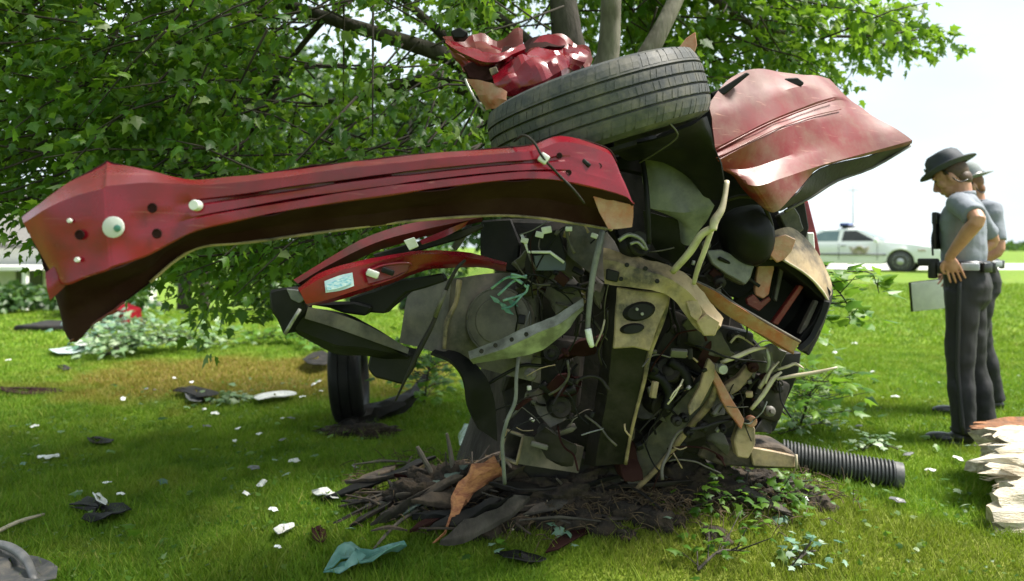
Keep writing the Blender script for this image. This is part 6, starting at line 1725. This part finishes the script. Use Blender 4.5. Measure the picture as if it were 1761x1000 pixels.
patch('white_scrap', 'white piece lying on the black plastic scrap at the left', 'scrap', [(160, 872), (170, 867), (184, 878), (182, 888), (168, 884)], M['white'], .06, None, .006)
patch('dark_scrap', 'narrow dark scrap on the sunlit lawn, above the black torn plastic', 'scrap', [(150, 764), (172, 760), (196, 764), (178, 770), (156, 770)], M['dark'], .035, None, .01)
patch('brown_scrap', 'small brown scrap half sunk in the shaded foreground grass', 'scrap', [(536, 926), (552, 912), (564, 930), (552, 944), (540, 942)], M['inner'], .035, None, .01)
patch('dark_scrap', 'dark flat scrap lying in front of the orange branch', 'scrap', [(850, 962), (880, 956), (920, 962), (940, 974), (910, 980), (868, 974)], M['black'], .03, None, .012)
patch('dark_scrap', 'black scrap on the grass behind the standing dark wheel', 'scrap', [(520, 636), (540, 620), (566, 622), (570, 640), (540, 646)], M['dark'], .10, None, .02)
patch('dark_scrap', 'long thin dark scrap across the far left of the lawn', 'scrap', [(0, 674), (60, 670), (116, 676), (70, 682), (10, 682)], M['inner'], .03, None, .01)
patch('dark_scrap', 'small dark scrap lower left of the pale leafy bough', 'scrap', [(98, 636), (112, 633), (124, 636), (110, 641)], M['dark'], .03, None, .01)
patch('green_scrap', 'pale greenish flat sheet left of the pale leafy bough', 'scrap', [(84, 610), (120, 602), (150, 600), (140, 612), (100, 616)], M['glassbits'], .05, None, .01)
patch('white_scrap', 'white crumpled scrap at the left end of the pale leafy bough', 'scrap', [(126, 606), (140, 594), (158, 594), (156, 606), (138, 610)], M['white'], .10, None, .02)
tube('pale_stick', [gpos(-20, 931, .02), gpos(30, 912, .035), gpos(76, 896, .03)], [.010, .009, .006], M['beige'], None, 7, 3, gpos(30, 912))
tag(bpy.data.objects['pale_stick'], 'thin pale stick at the left edge of the lawn', 'stick')
patch('torn_rubber', 'dark torn rubber and plastic lying at the bottom left corner', 'rubber', [(-60, 962), (-10, 950), (30, 962), (64, 978), (98, 1002), (80, 1040), (10, 1050), (-60, 1040)], M['rubber'], .06, None, .03, 9)
tube('grey_strip', [gpos(-30, 975, .10), gpos(14, 985, .10), gpos(44, 1004, .09), gpos(60, 1030, .06)], [.012, .016, .016, .012], M['greyplas'], None, 8, 4, gpos(14, 985))
tag(bpy.data.objects['grey_strip'], 'curved grey plastic strip on the dark torn rubber at the bottom left corner', 'strip')
# dark log on the grass, left of the trunk
splinter('dark_log', 'short black log with upturned end lying on the grass under the thin cable', 'log', [gpos(596, 744, .04), gpos(640, 728, .07), gpos(690, 718, .10), gpos(712, 704, .13), gpos(732, 692, .20)], [.05, .075, .06, .045, .025], M['dark'], 9, None, .4)
mound(620, 746, .26, .12, .06, 'flat clod of brown earth under the short black log')

# crushed cabin lying far off at the left edge of the lawn
p = at(118, 571)
cr_ = root('car_wreckage', 'dark red crushed car section far off on the lawn, behind the red beam tip', 'wreckage', p)
q = lambda dx, dy, dz: p + Vector((dx, dy, dz))
slab_w('floor_pan', [q(-.85, 0, .0), q(.7, .1, .0), q(.72, .1, .07), q(-.82, 0, .09)], .7, M['dark'], cr_, .02, .02, 6, 1)
slab_w('roof_panel', [q(.1, .2, .08), q(.74, .2, .08), q(.70, .2, .30), q(.45, .2, .38), q(.2, .2, .26)], .5, M['red'], cr_, .02, .03, 5, 1)
slab_w('windshield', [q(-.2, .1, .09), q(.22, .1, .09), q(.14, .1, .26), q(-.1, .1, .30)], .03, M['glassbits'], cr_, .004, .02, 5, 1)

# ------------------------------------------------------------------ fallen boughs, sprigs and loose leaves
def bough(name, label, cat, pts, nl, spread_, size, m, r=.012, group=None, simple=False, up=.0):
    base = Vector(pts[0])
    t = root(name, label, cat, base, group)
    tube('stem', pts, [r, r * .8] + [r * .5] * (len(pts) - 2), M['bark'], t, 6, 4)
    line = cr_line(pts, 8)
    pos, axs, nrs = [], [], []
    gv, gf = [], []
    for k in range(nl):
        b = line[RX.randrange(len(line))]
        off = Vector((RX.gauss(0, 1), RX.gauss(0, 1), abs(RX.gauss(0, .8)) + up)) * spread_
        pp_ = b + off
        zz = ground_z(pp_.x, pp_.y)
        if pp_.z < zz + .01: pp_.z = zz + RX.uniform(.01, .06)
        pos.append(tuple(pp_)); axs.append((off.x + RX.gauss(0, .3), off.y + RX.gauss(0, .3), off.z - .35 * spread_)); nrs.append((RX.gauss(0, .5), RX.gauss(0, .5), 1))
        if k % 4 == 0:
            v, f = tube_geo([b, b + off * .6, pp_], [.003, .0025, .0015], 4, 1, False)
            o_ = len(gv); gv += v; gf += [tuple(i + o_ for i in q_) for q_ in f]
    tag(mk('twigs', gv, gf, M['bark'], t, True), kind='stuff')
    sz = NP.uniform(.7, 1.2, nl) * size
    Vt, Tt = leaf_cloud(np.array(pos), np.array(axs) + 1e-4, np.array(nrs), sz, simple)
    tag(mk_np('leaves', Vt, Tt, m, t), kind='stuff')
    return t
bough('fallen_bough', 'pale silvery leafed bough lying on the lawn under the red beam', 'bough', [gpos(176, 620, .05), gpos(230, 612, .12), gpos(290, 606, .14), gpos(380, 600, .05)], 520, .17, .095, M['leaf_pale'], .016)
bough('fallen_bough', 'dull green leafed bough at the left end of the pale silvery one', 'bough', [gpos(150, 606, .05), gpos(190, 590, .2), gpos(240, 580, .1)], 200, .14, .10, M['leaf_teal'], .014)
bough('fallen_bough', 'bright lime green bough low on the lawn beside the black end cap', 'bough', [gpos(560, 606, .05), gpos(500, 592, .12), gpos(440, 592, .06)], 220, .12, .10, M['leaf_lime'], .012)
bough('leafy_sprig', 'small green sprig with pale leaves beside the curved dark scrap', 'sprig', [gpos(362, 700, .02), gpos(400, 698, .05), gpos(424, 694, .03)], 46, .05, .07, M['leaf_pale'], .006)
bough('leafy_shoot', 'fresh green leafy shoot on the grass seen through the wreck, left of the trunk', 'shoot', [gpos(730, 690, .0), P(735, 650, 4.9), P(742, 615, 4.9)], 210, .15, .085, M['leaf_lime'], .008)
bough('hanging_sprig', 'green compound leaves drooping behind the bumper corner, in front of the car', 'sprig', [P(1405, 462, 3.4), P(1432, 490, 3.4), P(1455, 520, 3.35), P(1462, 550, 3.35)], 80, .06, .085, M['leaf_lime'], .006, None, True, -.4)
bough('hanging_sprig', 'small green sprig hanging below the front wheel of the white car', 'sprig', [P(1400, 470, 3.6), P(1490, 468, 3.5), P(1506, 486, 3.5), P(1512, 505, 3.5)], 26, .045, .09, M['leaf_lime'], .004, None, True, -.4)
bough('leafy_shoot', 'bright green leafy shoot on the grass below the pale strips, right of the wreck', 'shoot', [gpos(1375, 735, .0), P(1390, 690, 4.2), P(1398, 655, 4.2)], 260, .15, .085, M['leaf_lime'], .008)
bough('drooping_branch', 'dark drooping maple leaves left of the black end cap', 'branch', [P(470, 400, 4.4), P(448, 470, 4.2), P(452, 540, 4.2)], 110, .10, .10, M['leaf'], .006, None, False, -.6)
bough('leafy_sprig', 'blue-green wilted sprig at the bottom edge, below the torn earth', 'sprig', [gpos(1200, 990, .02), gpos(1235, 972, .05), gpos(1270, 960, .03)], 40, .06, .045, M['leaf'], .006)
bough('leafy_sprig', 'pale green sprig at the bottom edge, right of the wilted one', 'sprig', [gpos(1360, 985, .02), gpos(1385, 970, .04), gpos(1408, 960, .03)], 30, .05, .045, M['leaf_teal'], .006)
bough('leafy_sprig', 'wilted green sprig just below the corrugated hose', 'sprig', [gpos(1310, 880, .02), gpos(1350, 872, .05), gpos(1400, 868, .03)], 70, .06, .05, M['leaf'], .006)
bough('leafy_sprig', 'pale sprig behind the corrugated hose', 'sprig', [gpos(1480, 782, .02), gpos(1510, 776, .05), gpos(1545, 782, .03)], 40, .05, .055, M['leaf_pale'], .006)
bough('leafy_sprig', 'dull green leaves heaped beside the right side of the torn earth', 'sprig', [gpos(1180, 890, .03), gpos(1240, 880, .06), gpos(1300, 876, .04)], 90, .07, .05, M['leaf'], .006)
bough('leafy_sprig', 'green sprig strewn on the grass behind the base beam, below the bright shoot', 'sprig', [gpos(1340, 752, .02), gpos(1400, 742, .05), gpos(1440, 738, .03)], 60, .07, .06, M['leaf_pale'], .006)

lm = []
for m in ('leaf_pale', 'leaf_teal', 'leaf', 'leaf_lime'):
    me = leaf_me.copy(); me.materials.clear(); me.materials.append(M[m]); lm.append(me)
spots = []
for k in range(110):
    z_ = RX.random()
    if z_ < .45: px, py = RX.uniform(20, 620), RX.triangular(600, 960, 700)
    elif z_ < .8: px, py = RX.uniform(1340, 1720), RX.triangular(560, 980, 760)
    else: px, py = RX.uniform(700, 1500), RX.uniform(880, 990)
    spots.append((px, py))
def z_of(px, py): return 2 if (py > 878 and 690 < px < 1510) else (0 if px < 700 else 1)
for px, py in spots:
    p = gpos(px, py, RX.uniform(.03, .055))
    k = RX.randrange(4)
    if z_of(px, py) == 2 and k == 0: k = 1
    o = leaf_obj(p, (RX.gauss(0, 1), RX.gauss(0, 1), RX.gauss(0, .15)), (RX.gauss(0, .3), RX.gauss(0, .3), 1), RX.uniform(.04, .07), None, lm[k], 'fallen_leaf')
    tag(o, ('pale silvery', 'wilted blue-green', 'dark green', 'fresh lime green')[k] + ' loose maple leaf on the grass ' + ('of the lawn left of the wreck', 'between the wreck and the troopers', 'in front of the torn earth')[z_of(px, py)], 'leaf', 'loose leaves on the lawn')
scr = []
for k in range(3):
    V1, F1 = sheet_geo([[Vector((-.03, -.02, 0)), Vector((0, -.026, .008)), Vector((.03, -.018, 0))], [Vector((-.034, 0, .004)), Vector((0, 0, .012)), Vector((.036, .002, .004))], [Vector((-.026, .02, 0)), Vector((0, .018, .004)), Vector((.024, .024, 0))]], .003, 2, 2, True, True, .008, 40, k * 5.0)
    me = bpy.data.meshes.new('white_fragment'); me.from_pydata([tuple(v) for v in V1], [], F1); me.materials.append(M[['white', 'paper', 'greyplas'][k]]); scr.append(me)
fr = [(14, 625), (60, 742), (212, 694), (252, 676), (266, 678), (300, 657), (330, 664), (352, 712), (356, 742), (404, 768), (486, 766), (548, 664), (552, 680), (520, 690), (486, 728), (500, 728), (610, 814), (506, 804), (436, 816), (424, 862), (450, 844), (610, 852), (470, 890), (478, 956), (208, 862), (184, 842), (72, 796), (88, 796), (446, 756), (370, 720), (410, 746), (540, 668),
      (1543, 874), (1384, 872), (1600, 820), (1562, 792), (1476, 742), (1500, 646), (1470, 596), (1436, 612), (1648, 800), (1540, 690)]
for px, py in fr:
    o = bpy.data.objects.new('white_fragment', RX.choice(scr)); COL.objects.link(o)
    o.location = gpos(px, py, .035); s_ = RX.uniform(.5, 1.1)
    o.scale = (s_ * RX.uniform(.7, 1.3), s_, s_); o.rotation_euler = (RX.uniform(-.3, .3), RX.uniform(-.3, .3), RX.uniform(0, 6))
    tag(o, 'small pale fragment of wreckage strewn on the grass ' + ('at the far left' if px < 230 else 'left of the standing dark wheel' if px < 700 and py < 760 else 'in the shaded foreground at the left' if px < 700 else 'on the right side of the wreck'), 'fragment', 'small pale fragments strewn on the grass')
